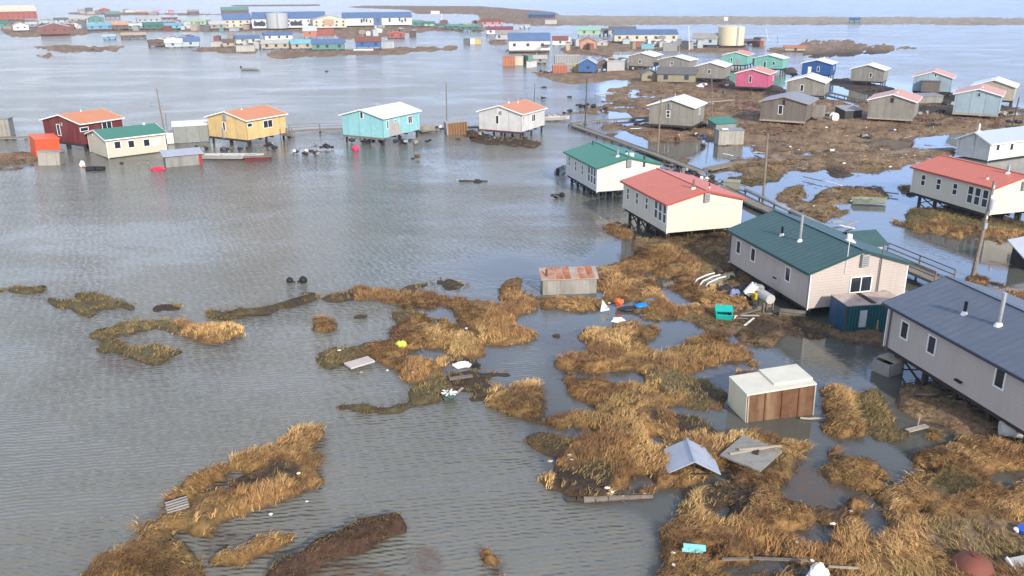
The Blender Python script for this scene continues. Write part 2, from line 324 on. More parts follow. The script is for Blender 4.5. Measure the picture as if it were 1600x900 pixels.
lb=blur(blur(land,2),2); wide=blur(blur(land,9),9); vw=blur(blur(land,22),22)
tb={t:blur(blur(msk[t],2),2) for t in types}; tot=sum(tb[t] for t in types)+1e-6
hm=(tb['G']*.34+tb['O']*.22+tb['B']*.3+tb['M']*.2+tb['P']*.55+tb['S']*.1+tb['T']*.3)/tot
n1=fbm(XX*.9,YY*.9,4,21); n2=fbm(XX*.28,YY*.28,3,31)
Z=(lb-.36)*1.55*hm; Z=np.minimum(Z,.9)+np.clip(wide-.5,0,.5)*.35*hm/.3
rug=1-.65*(tb['O']+tb['M']*.6)/tot
Z=np.where(lb>.03,Z+(n1-.5)*.42*rug*np.clip(lb*1.3,0,1)+(n2-.5)*.24*rug*lb,-.6)
mx3=np.clip((fbm(XX*.3,YY*.42,5,181)-.56)*9,0,1)*(tb['G']/tot>.6)*(YY<115); Z=Z-mx3*.62
Z=np.where((lb<=.09),np.minimum(Z,-.25),Z)
pud=np.clip((fbm(XX*.16,YY*.3,4,171)-.56)*6,0,1)*(tb['B']/tot>.6)*(YY>105)*(YY<230); Z=Z-pud*.7
far=(YY>150)&(pud<.2); Z=np.where(far&(lb>.45),np.maximum(Z,.12),Z)
near_r=int(np.searchsorted(np.array(rows),1700))
def grid_mesh(name,X,Y,Zz,cols,m,step=1):
    nr,nc=X.shape; co=np.stack([X,Y,Zz],-1).reshape(-1,3).astype(np.float32)
    me=bpy.data.meshes.new(name); idx=np.arange(nr*nc).reshape(nr,nc)
    q=np.stack([idx[:-1,:-1],idx[:-1,1:],idx[1:,1:],idx[1:,:-1]],-1).reshape(-1,4)
    me.vertices.add(len(co)); me.vertices.foreach_set('co',co.ravel()); me.loops.add(q.size); me.loops.foreach_set('vertex_index',q.ravel().astype(np.int32))
    me.polygons.add(len(q)); me.polygons.foreach_set('loop_start',np.arange(0,q.size,4,dtype=np.int32)); me.polygons.foreach_set('use_smooth',np.ones(len(q),bool))
    me.update(); me.validate()
    for an,arr in cols.items():
        at=me.color_attributes.new(an,'FLOAT_COLOR','POINT'); at.data.foreach_set('color',arr.reshape(-1,4).astype(np.float32).ravel())
    me.materials.append(m); o=bpy.data.objects.new(name,me); COL.objects.link(o); return o
def ext(A,B,Zv,cols):                                  # extend the sheets behind and on to the horizon
    ys=[-60,-10]; ye=[2400,4000,8000,20000,60000]
    def rowX(y): return np.linspace(-1,1,NC)*(max(abs(y),20)+14)*(.72 if y<1500 else .95)
    X=np.vstack([rowX(y) for y in ys]+[A]+[rowX(y) for y in ye]); Y=np.vstack([np.full(NC,y) for y in ys]+[B]+[np.full(NC,y) for y in ye])
    Z2=np.vstack([Zv[:1]]*2+[Zv]+[np.full((1,NC),Zv[-1].min())]*5)
    c2={k:np.concatenate([v[:1]]*2+[v]+[v[-1:]]*5,0) for k,v in cols.items()}
    return X,Y,Z2,c2
# colours of the ground itself
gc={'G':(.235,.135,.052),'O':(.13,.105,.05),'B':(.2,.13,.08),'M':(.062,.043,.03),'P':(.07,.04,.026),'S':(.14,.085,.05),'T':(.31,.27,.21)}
C=np.zeros(XX.shape+(4,)); 
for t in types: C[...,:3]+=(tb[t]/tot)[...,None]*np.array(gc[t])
n3=fbm(XX*.35+9,YY*.35,4,51); C[...,:3]*=(.68+.66*n3)[...,None]
n4=np.clip((fbm(XX*.2,YY*.2,3,61)-.55)*5,0,1)*(YY<400); C[...,:3]=C[...,:3]*(1-.5*n4[...,None])+np.array([.15,.11,.045])*.5*n4[...,None]
wet=np.clip(1-(Z-.0)/.16,0,1)*(YY<200); C[...,:3]=C[...,:3]*(1-.75*wet[...,None])+np.array([.06,.045,.032])*.75*wet[...,None]       # dark wet mud along the waterline
n5=np.clip((fbm(XX*.55,YY*.55,4,191)-.5)*5,0,1)*(tb['B']/tot); C[...,:3]=C[...,:3]*(1-.6*n5[...,None])+np.array([.34,.25,.15])*.6*n5[...,None]
C[...,3]=1
C[lb<.02,:3]=(.1,.085,.065)
m=bpy.data.materials.new('marsh_soil'); m.use_nodes=True; n=m.node_tree.nodes; l=m.node_tree.links; b=n['Principled BSDF']; b.inputs['Roughness'].default_value=.9; b.inputs['Specular IOR Level'].default_value=.2
a=n.new('ShaderNodeVertexColor'); a.layer_name='Col'; t=n.new('ShaderNodeTexCoord')
z=n.new('ShaderNodeTexNoise'); z.inputs['Scale'].default_value=3.4; z.inputs['Detail'].default_value=9; z.inputs['Roughness'].default_value=.75; l.new(t.outputs['Object'],z.inputs['Vector'])
r_=n.new('ShaderNodeMapRange'); r_.inputs[1].default_value=.32; r_.inputs[2].default_value=.68; r_.inputs[3].default_value=.38; r_.inputs[4].default_value=1.6; l.new(z.outputs['Fac'],r_.inputs[0])
x=n.new('ShaderNodeVectorMath'); x.operation='SCALE'; l.new(a.outputs[0],x.inputs[0]); l.new(r_.outputs[0],x.inputs['Scale']); l.new(x.outputs[0],b.inputs['Base Color'])
bn=n.new('ShaderNodeBump'); bn.inputs['Distance'].default_value=.25; bn.inputs['Strength'].default_value=.8; l.new(z.outputs['Fac'],bn.inputs['Height']); l.new(bn.outputs[0],b.inputs['Normal'])
X2,Y2,Z2,c2=ext(XX,YY,Z,{'Col':C}); Z2[-5:]=-.6
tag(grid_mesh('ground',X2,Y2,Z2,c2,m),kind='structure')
# ---------------------------------------------------------------- water
sh=np.clip(blur(blur(np.clip(land+msk['S']*1.0,0,1),5),5)*1.7,0,1)*(YY<170)          # shallow, drowned turf close under the surface
exposed=np.clip((420-PX)/500,0,1)                                                    # open fetch to the west keeps its ripples
calm=np.clip((vw-.2)*3.2*np.clip((XX+12)/8,0,1)+np.clip(1-np.hypot((PX-850)/300,(PY-330)/120),0,1)*.7+np.clip(1-np.hypot((PX-790)/260,(PY-415)/50),0,1)*1.3+np.clip(1-np.hypot((PX-560)/420,(PY-245)/45),0,1)*.6,0,1)*(YY<330)
calm=np.clip(calm*(1-exposed*.5)+np.clip((PX-900)/160,0,1)*np.clip((760-PY)/80,0,1)*np.clip((PY-175)/60,0,1)*.95+np.clip((vw-.3)*4,0,1)*np.clip((PX-780)/120,0,1),0,1)
W4=np.zeros(XX.shape+(4,)); W4[...,0]=sh; W4[...,1]=calm
W4[...,2]=np.clip(msk['S']*.0+blur(blur(msk['S'],3),3),0,1); W4[...,3]=1
def water_mat():
    m=bpy.data.materials.new('flood_water'); m.use_nodes=True; n=m.node_tree.nodes; l=m.node_tree.links; b=n['Principled BSDF']
    b.inputs['IOR'].default_value=1.34;  b.inputs['Specular IOR Level'].default_value=.75
    t=n.new('ShaderNodeTexCoord'); a=n.new('ShaderNodeVertexColor'); a.layer_name='Wat'; s=n.new('ShaderNodeSeparateColor'); l.new(a.outputs[0],s.inputs[0])
    def noise(sc,stretch=(1,1,1),rot=0,det=3,ro=.5,dist=0):
        q=n.new('ShaderNodeMapping'); q.inputs['Scale'].default_value=stretch; q.inputs['Rotation'].default_value=(0,0,rot); l.new(t.outputs['Object'],q.inputs[0])
        z=n.new('ShaderNodeTexNoise'); z.inputs['Scale'].default_value=sc; z.inputs['Detail'].default_value=det; z.inputs['Roughness'].default_value=ro; z.inputs['Distortion'].default_value=dist
        l.new(q.outputs[0],z.inputs['Vector']); return z.outputs['Fac']
    def mth(op,x,y=None,clamp=False):
        q=n.new('ShaderNodeMath'); q.operation=op; q.use_clamp=clamp
        for i,v in enumerate((x,y)):
            if v is None: continue
            if isinstance(v,(int,float)): q.inputs[i].default_value=v
            else: l.new(v,q.inputs[i])
        return q.outputs[0]
    def mr(v,a0,a1,b0=0.,b1=1.):
        q=n.new('ShaderNodeMapRange'); 
        for i,x in enumerate((a0,a1,b0,b1)): q.inputs[i+1].default_value=x
        l.new(v,q.inputs[0]); return q.outputs[0]
    def mixc(f,A,B):
        q=n.new('ShaderNodeMix'); q.data_type='RGBA'
        for k,v in(('Factor',f),('A',A),('B',B)):
            if isinstance(v,tuple): q.inputs[k].default_value=(*v,1)
            elif isinstance(v,(int,float)): q.inputs[k].default_value=v
            else: l.new(v,q.inputs[k])
        return q.outputs['Result']
    silt=mr(noise(.035,det=5,ro=.6,dist=1.),.35,.65); silt2=mr(noise(.25,(1,.5,1),.5,5,.65),.3,.7)
    c=mixc(silt,(.125,.125,.103),(.165,.16,.13)); c=mixc(mth('MULTIPLY',silt2,.3),c,(.2,.195,.16)); c=mixc(mth('MULTIPLY',s.outputs[1],.62),c,(.055,.06,.055))
    foam=mr(noise(.05,(1,.22,1),R(-20),9,.72,1.5),.6,.74)                # thin wind-blown foam and slush
    foam=mth('MULTIPLY',mth('MULTIPLY',foam,mth('SUBTRACT',1.,s.outputs[1])),.22); c=mixc(foam,c,(.5,.52,.54))
    turf=mr(noise(1.7,det=8,ro=.7),.42,.6); shm=mth('MULTIPLY',mr(s.outputs[0],.25,.9),mth('ADD',mth('MULTIPLY',turf,.6),.25)); c=mixc(shm,c,(.07,.05,.035))
    red=mth('MULTIPLY',s.outputs[2],mr(turf,0,1,.0,.45)); c=mixc(red,c,(.2,.1,.055)); l.new(c,b.inputs['Base Color'])
    rg=mr(s.outputs[1],0,.9,.18,.03); l.new(rg,b.inputs['Roughness'])
    # short wind ripples in two trains, long swell patches
    def train(rot,per,dist):
        q=n.new('ShaderNodeMapping'); q.inputs['Rotation'].default_value=(0,0,rot); l.new(t.outputs['Object'],q.inputs[0])
        z=n.new('ShaderNodeTexWave'); z.wave_type='BANDS'; z.bands_direction='Y'; z.wave_profile='SIN'; z.inputs['Scale'].default_value=1/per*.314; z.inputs['Distortion'].default_value=dist; z.inputs['Detail'].default_value=2.; z.inputs['Detail Scale'].default_value=.55
        l.new(q.outputs[0],z.inputs['Vector']); return z.outputs['Fac']
    wv=mth('ADD',mth('MULTIPLY',train(R(-14),.95,7),.5),mth('MULTIPLY',train(R(22),.7,6),.3))
    n1=noise(1.3,(1,2.1,1),R(-12),4,.55,.6); n2=noise(.33,(1,2,1),R(-16),3,.5,.8)
    wv2=mth('ADD',mth('MULTIPLY',train(R(-8),.34,5),.042),mth('MULTIPLY',train(R(16),.27,6),.02))
    hh=mth('ADD',mth('ADD',mth('MULTIPLY',wv,.035),wv2),mth('ADD',mth('MULTIPLY',n1,.13),mth('MULTIPLY',n2,.24)))
    gust=mr(noise(.03,(1,2.2,1),R(-12),5,.6,1.2),.36,.64,.28,1.3)
    st=mth('MULTIPLY',mr(s.outputs[1],0,1,1.,.035),gust)
    bn=n.new('ShaderNodeBump'); bn.inputs['Distance'].default_value=.9; l.new(st,bn.inputs['Strength']); l.new(hh,bn.inputs['Height']); l.new(bn.outputs[0],b.inputs['Normal'])
    return m
sl_=slice(None,None,2)
X2,Y2,Z2,c2=ext(XX,YY,np.zeros_like(XX),{'Wat':W4})
ii=sorted(set(list(range(0,X2.shape[0],2))+[X2.shape[0]-1])); X3,Y3=X2[ii][:,::2],Y2[ii][:,::2]
tag(grid_mesh('water',X3,Y3,np.zeros_like(X3),{'Wat':c2['Wat'][ii][:,::2]},water_mat()),kind='structure')
# ---------------------------------------------------------------- grass (bent blades)
def grass_mat():
    m=bpy.data.materials.new('dry_sedge'); m.use_nodes=True; n=m.node_tree.nodes; l=m.node_tree.links; b=n['Principled BSDF']
    b.inputs['Roughness'].default_value=.75; b.inputs['Specular IOR Level'].default_value=.25
    a=n.new('ShaderNodeVertexColor'); a.layer_name='Col'; l.new(a.outputs[0],b.inputs['Base Color']); return m
GM=grass_mat()
def scatter(sel,dens,blades,hgt,wid,colf,name,label,zoff=0.,spread=.22,cap=60000):
    i,j=np.nonzero(sel[:-1,:-1])
    area=(XX[i,j+1]-XX[i,j])*(YY[i+1,j]-YY[i,j]); lam=area*dens(YY[i,j],i,j); k=rng.poisson(np.maximum(lam,0)); 
    i=np.repeat(i,k); j=np.repeat(j,k); fu,fv=rng.random(len(i)),rng.random(len(i))
    cx=XX[i,j]+(XX[i,j+1]-XX[i,j])*fu; cy=YY[i,j]+(YY[i+1,j]-YY[i,j])*fv; cz=Z[i,j]*(1-fv)+Z[i+1,j]*fv
    keep=(PX[i,j]>-60)&(PX[i,j]<1660)&(PY[i,j]<960); i,j,cx,cy,cz=[q[keep] for q in(i,j,cx,cy,cz)]
    if len(cx)>cap: s=rng.choice(len(cx),cap,replace=False); i,j,cx,cy,cz=[q[s] for q in(i,j,cx,cy,cz)]
    T=len(cx); col=colf(cx,cy,i,j)                          # T,3
    flow=fbm(cx*.16,cy*.16,3,71)*12.; lean=.6+1.4*fbm(cx*.4,cy*.4,3,77)
    hh=hgt*(.55+.8*fbm(cx*.7,cy*.7,3,81))
    B=blades; tb_=np.repeat(np.arange(T),B); M_=len(tb_)
    ang=rng.random(M_)*6.283; rr=spread*np.sqrt(rng.random(M_))
    bx=cx[tb_]+np.cos(ang)*rr; by=cy[tb_]+np.sin(ang)*rr; bz=np.maximum(cz[tb_],-.12)+zoff-.04
    da=flow[tb_]+rng.normal(0,.6,M_); ln=lean[tb_]*(.6+.8*rng.random(M_)); h=hh[tb_]*(.6+.7*rng.random(M_))
    dx,dy=np.cos(da),np.sin(da); wv=wid*(.6+.8*rng.random(M_))*(1+cy[tb_]/90.); wa=rng.random(M_)*3.14
    sx,sy=np.cos(wa)*wv/2,np.sin(wa)*wv/2
    P=np.zeros((M_,5,3))
    P[:,0]=np.stack([bx-sx,by-sy,bz],-1); P[:,1]=np.stack([bx+sx,by+sy,bz],-1)
    mx_,my_,mz_=bx+dx*h*ln*.35,by+dy*h*ln*.35,bz+h*.62
    P[:,2]=np.stack([mx_+sx*.8,my_+sy*.8,mz_],-1); P[:,3]=np.stack([mx_-sx*.8,my_-sy*.8,mz_],-1)
    P[:,4]=np.stack([bx+dx*h*ln,by+dy*h*ln,bz+h*(1.02-.28*np.minimum(ln,1.6))],-1)
    base=(np.arange(M_)*5)[:,None]; quads=(base+np.array([0,1,2,3])); tris=(base+np.array([3,2,4]))
    me=bpy.data.meshes.new(name); me.vertices.add(M_*5); me.vertices.foreach_set('co',P.astype(np.float32).ravel())
    loops=np.concatenate([quads,tris],1).ravel(); me.loops.add(len(loops)); me.loops.foreach_set('vertex_index',loops.astype(np.int32))
    st=np.stack([np.arange(M_)*7,np.arange(M_)*7+4],1).ravel(); me.polygons.add(len(st)); me.polygons.foreach_set('loop_start',st.astype(np.int32)); me.update()
    cb=col[tb_]*(.72+.5*rng.random(M_))[:,None]; cc=np.ones((M_,5,4)); cc[:,:,:3]=cb[:,None,:]
    at=me.color_attributes.new('Col','FLOAT_COLOR','POINT'); at.data.foreach_set('color',cc.astype(np.float32).ravel())
    me.materials.append(GM); o=bpy.data.objects.new(name,me); COL.objects.link(o); tag(o,label,'grass',kind='stuff'); print(name,T,M_); return o
def mixcol(a,b,f): return np.array(a)*(1-f[:,None])+np.array(b)*f[:,None]
tG=tb['G']/tot; tO=tb['O']/tot; tB=tb['B']/tot; tM=tb['M']/tot; tP=tb['P']/tot; tS=tb['S']/tot
bare=fbm(XX*.33,YY*.33,4,91)
def gcol(cx,cy,i,j):
    f=np.clip((fbm(cx*.22,cy*.22,4,101)-.35)*2.6,0,1); c=mixcol((.37,.205,.08),(.70,.46,.19),f)
    g=np.clip((fbm(cx*.3,cy*.3,3,111)-.52)*4,0,1)*.55; c=c*(1-g[:,None])+np.array((.3,.235,.09))*g[:,None]
    d=np.clip((fbm(cx*.5,cy*.5,5,121)-.45)*6,0,1)*.88; c=c*(1-d[:,None])+np.array((.165,.085,.04))*d[:,None]; e=np.clip((fbm(cx*.35,cy*.35,3,126)-.55)*5,0,1)*.5; return c*(1-e[:,None])+np.array((.42,.22,.10))*e[:,None]
def gd(Y,i,j): return np.clip(15-Y*.095,2.8,15)*np.clip((bare[i,j]-.28)*7,.25,1)
scatter((tG>.5)&(lb>.3)&(Z>-.1)&(YY<150),gd,15,.31,.024,gcol,'marsh_grass','tall golden dry sedge standing and lying over the marsh islands',cap=50000)
def ocol(cx,cy,i,j): return mixcol((.14,.105,.04),(.3,.21,.085),np.clip((fbm(cx*.4,cy*.4,4,131)-.3)*2.2,0,1))
scatter(((tO>.5)|(tM>.5)|(tP>.5)|((tB>.5)&(YY<120)))&(lb>.34)&(Z>-.05)&(YY<150),lambda Y,i,j:gd(Y,i,j)*np.where(tO[i,j]>.5,.75,np.where(tB[i,j]>.5,.9,np.where(tP[i,j]>.5,.6,.35))),8,.26,.03,ocol,'short_grass','short olive and brown grass on the muddy ridges and banks',cap=26000)
def bcol(cx,cy,i,j): return mixcol((.13,.07,.035),(.36,.25,.13),np.clip((fbm(cx*.12,cy*.12,4,141)-.35)*2.4,0,1))
scatter((tB>.5)&(lb>.5)&(YY>=115)&(YY<215),lambda Y,i,j:np.clip(fbm(XX[i,j]*.1,YY[i,j]*.1,3,151)*2.2-.5,.1,1.3),7,.26,.05,bcol,'tundra_grass','low russet brown grass between the weathered houses',spread=.5,cap=22000)
def scol(cx,cy,i,j): return mixcol((.24,.12,.06),(.42,.25,.12),rng.random(len(cx)))
fringe=(wide>.12)&(lb<.3)&(YY<140)&(fbm(XX*.3,YY*.3,3,161)>.46)
scatter((tS>.4)|fringe,lambda Y,i,j:np.where(tS[i,j]>.4,2.4,1.7),6,.24,.026,scol,'drowned_grass','sparse reddish grass tips poking out of the shallow floodwater',zoff=-.02,cap=14000)
# ---------------------------------------------------------------- houses
def hitp(px,py,o,n):                                   # where the line of sight meets a vertical plane
    d=ray(px,py); c=Vector((0,0,H)); t=(o-c).dot(n)/d.dot(n); return c+d*t
class House:
    """near corner at the origin, AC runs along local x, AB along local y; gable on 'AC' or on 'AB'."""
    def __init__(s,name,label,x,y,z,yaw,wAB,wAC,h,rise,wallm,roofm,gable,og=.3,oe=.4,cat='house',group=None,trim=WHITE,fascia=None,corner=True,slab=.16,tilt=(0,0),floor=True):
        s.root=thing(name,label,cat,(x,y,0),R(yaw),group,*[R(a) for a in tilt]); s.o=Vector((x,y,0)); s.yaw=R(yaw)
        s.z,s.h,s.rise,s.AB,s.AC,s.g=z,h,rise,wAB,wAC,gable; s.W=wAC if gable=='AC' else wAB; s.Ln=wAB if gable=='AC' else wAC
        s.og,s.oe=og,oe
        W,Ln=s.W,s.Ln; Q=s.Q; k=rise/(W/2)
        b=MB(); P=[(0,z),(W,z),(W,z+h),(W/2,z+h+rise),(0,z+h)]
        f=[Q(u,0,q) for u,q in P]; bk=[Q(u,Ln,q) for u,q in P]; b.poly(f); b.poly(bk[::-1])
        for i in range(5):
            if i in(2,3): continue
            j=(i+1)%5; b.poly([f[i],f[j],bk[j],bk[i]])
        b.build('wall',wallm,s.root)
        r=MB(); e=-oe; zt=z+h-k*oe
        for u0,u1 in((-oe,W/2),(W+oe,W/2)):
            a0,a1,a2,a3=Q(u0,-og,zt),Q(u1,-og,z+h+rise),Q(u1,Ln+og,z+h+rise),Q(u0,Ln+og,zt)
            up=Vector((0,0,slab)); up0=Vector((0,0,.03))
            T=[Vector(p)+up for p in(a0,a1,a2,a3)]; Bm=[Vector(p)+up0 for p in(a0,a1,a2,a3)]
            r.poly(T); r.poly(Bm[::-1])
            for i in range(4): j=(i+1)%4; r.poly([Bm[i],Bm[j],T[j],T[i]])
        s.roofz=lambda u: z+h+rise-k*abs(u-W/2)+slab
        s.roof=r.build('roof',roofm,s.root)
        if fascia is not None:
            fb=MB()
            for wv in(-og-.03,Ln+og+.03):
                for u0,u1 in((-oe,W/2),(W+oe,W/2)): fb.bar(Vector(Q(u0,wv,zt+slab*.45)),Vector(Q(u1,wv,z+h+rise+slab*.45)),.05,slab*1.15)
            for u in(-oe-.03,W+oe+.03): fb.bar(Vector(Q(u,-og,zt+slab*.4)),Vector(Q(u,Ln+og,zt+slab*.4)),.05,slab*1.05)
            fb.build('fascia',fascia,s.root)
        if corner and trim is not None:
            t=.09
            for u,v in((0,0),(W,0),(0,Ln)):
                uu=-.02 if u==0 else W-t+.02; vv=-.02 if v==0 else Ln-t+.02
                p=Vector(Q(uu,vv,0)); q=Vector(Q(uu+t,vv+t,0)); MB().box(min(p.x,q.x),max(p.x,q.x),min(p.y,q.y),max(p.y,q.y),z-.1,z+h-.02).build('corner_trim',trim,s.root)
        if floor:
            for q in np.linspace(.3,s.AC-.3,4): MB().box(q-.1,q+.1,.08,s.AB-.08,z-.35,z-.012).build('floor_beam',DARKW,s.root)
    def Q(s,u,v,z): return (u,v,z) if s.g=='AC' else (v,u,z)
    def local(s,P):
        d=Vector(P)-s.o; c,q=math.cos(s.yaw),math.sin(s.yaw); return Vector((d.x*c+d.y*q,-d.x*q+d.y*c,d.z))
    def face(s,f,px,py):                               # pixel -> (along wall, z)
        c,q=math.cos(s.yaw),math.sin(s.yaw); n=Vector((c,q,0)) if f=='AB' else Vector((-q,c,0))
        p=s.local(hitp(px,py,s.o,n)); return (p.y if f=='AB' else p.x),p.z
    def fb(s,f,a0,a1,z0,z1,d0,d1,b):                    # a box proud of a wall: d outward
        return b.box(-d1,-d0,a0,a1,z0,z1) if f=='AB' else b.box(a0,a1,-d1,-d0,z0,z1)
    def win(s,f,px,py,w=.7,h=1.1,bars=(),frame=WHITE,at=None,pane=None,t=.09):
        a,z=at if at else s.face(f,px,py); b=MB()
        for q in((a-w/2-t,a-w/2,z-h/2-t,z+h/2+t),(a+w/2,a+w/2+t,z-h/2-t,z+h/2+t),(a-w/2,a+w/2,z+h/2,z+h/2+t),(a-w/2,a+w/2,z-h/2-t,z-h/2)): s.fb(f,*q,-.01,.06,b)
        if 'v' in bars: s.fb(f,a-.04,a+.04,z-h/2,z+h/2,0,.055,b)
        if 'h' in bars: s.fb(f,a-w/2,a+w/2,z-.05,z+.05,0,.055,b)
        o=b.build('window',frame,s.root); s.fb(f,a-w/2,a+w/2,z-h/2,z+h/2,.004,.025,MB()).build('pane',pane or GLASS,o); return o
    def vent(s,f,px,py,w=.55,h=.9,m=GREYP,name='gable_vent',d=.28):
        a,z=s.face(f,px,py); b=s.fb(f,a-w/2,a+w/2,z-h/2,z+h/2,-.01,d,MB()); o=b.build(name,m,s.root)
        g=MB()
        for k in range(5): s.fb(f,a-w/2+.06,a+w/2-.06,z-h/2+.1+k*h*.17,z-h/2+.15+k*h*.17,d-.01,d+.02,g)
        g.build('louvre',mat('dark_metal',(.12,.12,.13),.6),o); return o
    def door(s,f,px,py,w=.9,h=2.,m=None,at=None):
        a,z=at if at else s.face(f,px,py); o=s.fb(f,a-w/2,a+w/2,s.z+.03,s.z+.03+h,-.01,.05,MB()).build('door',m or GREYP,s.root)
        s.fb(f,a+w/2-.17,a+w/2-.09,s.z+.95,s.z+1.1,.04,.12,MB()).build('handle',mat('dark_metal',(.12,.12,.13),.6),o); return o
    def pipe(s,u,v,hh,r=.09,m=GALV,name='chimney',cap=True,base=WHITE):
        z0=s.roofz(u)-.25; p=Vector(s.Q(u,v,0)); o=MB().tube((p.x,p.y,z0),(p.x,p.y,z0+hh+.25),r).build(name,m,s.roof,smooth=False)
        if cap: MB().tube((p.x,p.y,z0+hh+.22),(p.x,p.y,z0+hh+.36),r*1.7,r*1.2).build('cap',m,o) if False else None
        if base: q=MB().tube((p.x,p.y,z0+.12),(p.x,p.y,z0+.42),r*2.6,r*1.2); 
        if base: q.build('flashing',base,s.roof)
        return o
    def ribs(s,per,m,hh=.012):
        b=MB(); n=int((s.Ln+2*s.og)/per); W=s.W
        for i in range(n+1):
            v=-s.og+i*per
            for u0,u1 in((-s.oe,W/2),(W+s.oe,W/2)): b.bar(Vector(s.Q(u0,v,s.roofz(u0)+.012)),Vector(s.Q(u1,v,s.roofz(W/2)+.012)),.05,hh)
        b.bar(Vector(s.Q(W/2,-s.og-.02,s.roofz(W/2)+.02)),Vector(s.Q(W/2,s.Ln+s.og+.02,s.roofz(W/2)+.02)),.32,.05)
        b.build('roof_seam',m,s.roof)
    def piles(s,xs,ys,brace=True,m=DARKW,w=.26,skip=()):
        for i,a in enumerate(xs):
            for j,bq in enumerate(ys):
                if (i,j) in skip: continue
                MB().box(a-w/2,a+w/2,bq-w/2,bq+w/2,-.7,s.z-.34).build('pile',m,s.root)
        if brace:
            b=MB()
            for j in range(len(ys)-1): b.bar((xs[0],ys[j],.0),(xs[0],ys[j+1],s.z-.3),.1); b.bar((xs[0],ys[j+1],.0),(xs[0],ys[j],s.z-.3),.1)
            b.build('brace',m,s.root)
def lin(a,b,n): return list(np.linspace(a,b,n))
# --- the row of raised family houses on the right
WSID=siding('white',(.56,.57,.545),(.36,.35,.3),.45); CSID=siding('cream',(.60,.57,.47),(.42,.38,.29),.4); PSID=siding('pinkgrey',(.46,.405,.37),(.3,.26,.22),.4)
GREEN=metalroof('green',(.035,.19,.125),(.05,.2,.15),.6); RED=metalroof('red',(.56,.15,.085),(.38,.12,.09),.5); DGREEN=metalroof('darkgreen',(.035,.09,.088),(.08,.12,.12),.6); SLATE=metalroof('slate',(.10,.125,.17),(.16,.165,.17),.6)
g=House('house','white clapboard house on stilts with a bright green roof, standing in the water',10.16,99.44,1.07,16.1,10.84,8.04,2.85,1.0,WSID,GREEN,'AC',.25,.3,group='raised clapboard houses',fascia=mat('green_fascia',(.03,.17,.11),.5))
for px,py in((889.8,251.5),(900,259.5),(910.5,265.5)): g.win('AB',px,py,.5,1.15,'h')
for px,py in((920.8,271.5),(925.2,274),(929.6,276.5)): g.win('AB',px,py,.62,1.75,'h')
g.vent('AC',982,255); g.ribs(.62,GREEN); g.piles(lin(.6,7.4,4),lin(1.2,10.2,5)); g.pipe(3.2,1.5,.8,.13); g.pipe(4.8,2.6,.4,.09,BLACK,'vent_pipe'); g.pipe(4.9,1.3,.35,.3,WHITE,'roof_vent',base=None); g.pipe(3.3,10.,.5,.07,BLACK,'vent_pipe',base=None)
g.vent('AC',1006.5,250,.2,1.6,DARKW,'meter_mast',.12)
g=House('house','cream clapboard house with a coral red roof between the green and the dark teal roofs',15.09,80.08,1.41,15.7,10.84,8.04,2.85,1.0,CSID,RED,'AC',.25,.3,group='raised clapboard houses',fascia=mat('red_fascia',(.44,.09,.065),.5))
for px,py in((981.8,302.8),(996,310),(1011,318)): g.win('AB',px,py,.5,1.15,'h')
for px,py in((1025.7,326.5),(1032.3,330.5),(1039,334.5)): g.win('AB',px,py,.62,1.75,'h')
g.vent('AC',1103.5,308); g.ribs(.62,RED); g.piles(lin(.6,7.4,4),lin(1.2,10.2,5)); g.pipe(3.4,1.5,.9,.12,mat('rusty_pipe',(.22,.13,.1),.6)); g.pipe(5.4,2.,.5,.06,BLACK,'vent_pipe')
g=House('house','cream clapboard house with a coral red roof at the right edge behind the wooden pole',50.3,87.0,1.18,17.3,11.6,8.04,2.85,1.0,CSID,RED,'AC',.25,.3,group='raised clapboard houses',fascia=mat('red_fascia',(.44,.09,.065),.5))
for px,py in((1443,281.5),(1467,288),(1492.5,295.5)): g.win('AB',px,py,.55,1.15,'h')
for px,py in((1516.5,304),(1527.5,307),(1539.5,310.5)): g.win('AB',px,py,.65,1.75,'h')
g.vent('AC',1599,290); g.ribs(.62,RED); g.piles(lin(.6,7.4,4),lin(.9,10.6,5)); g.pipe(3.4,1.8,.9,.13,GALV); g.pipe(1.2,2.2,.5,.08,RED,'vent_pipe')
g=House('house','pinkish grey clapboard house with a dark teal green roof, beside the teal container',22.47,60.68,.81,14.2,12.42,8.49,2.9,1.34,PSID,DGREEN,'AC',.2,.35,group='raised clapboard houses',fascia=mat('dgreen_fascia',(.02,.075,.075),.5))
for px,py in((1154.5,386),(1177.3,398),(1231.5,428.5)): g.win('AB',px,py,.6,1.05)
g.win('AC',1344.5,444,1.75,1.15,'v'); g.vent('AC',1349.5,406,.6,.95); g.ribs(.6,DGREEN)
g.piles(lin(.6,7.9,4),lin(.8,11.8,5)); g.pipe(2.2,5.2,2.1,.11,GALV); g.pipe(1.9,7.4,.75,.1,BLACK,'vent_pipe'); g.pipe(5.3,3.2,.55,.22,WHITE,'roof_vent',base=WHITE)
b=MB(); b.tube((-.06,-.06+.1,.9),(-.06,.04,3.75),.055,n=6); b.build('downpipe',mat('dark_metal',(.12,.12,.13),.6),g.root)
MB().tube((-.07,12.3,.9),(-.07,12.3,3.75),.055,n=6).build('downpipe',mat('dark_metal',(.12,.12,.13),.6),g.root)
MB().tube((5.9,-.14,1.5),(5.9,-.14,5.6),.05,n=6).build('meter_mast',mat('dark_metal',(.12,.12,.13),.6),g.root)
g.vent('AC',1380,458,.35,.5,GREYP,'meter_box',.18); MB().tube((2.9,-.1,3.4),(2.9,-.1,6.),.025,n=5).build('antenna',WHITE,g.root)
b=MB(); g.fb('AB',4.1,5.1,1.35,2.,.01,.03,b); b.build('hatch',PSID,g.root); g.fb('AB',4.5,4.9,1.75,1.83,0,.16,MB()).build('handle',BLACK,g.root)
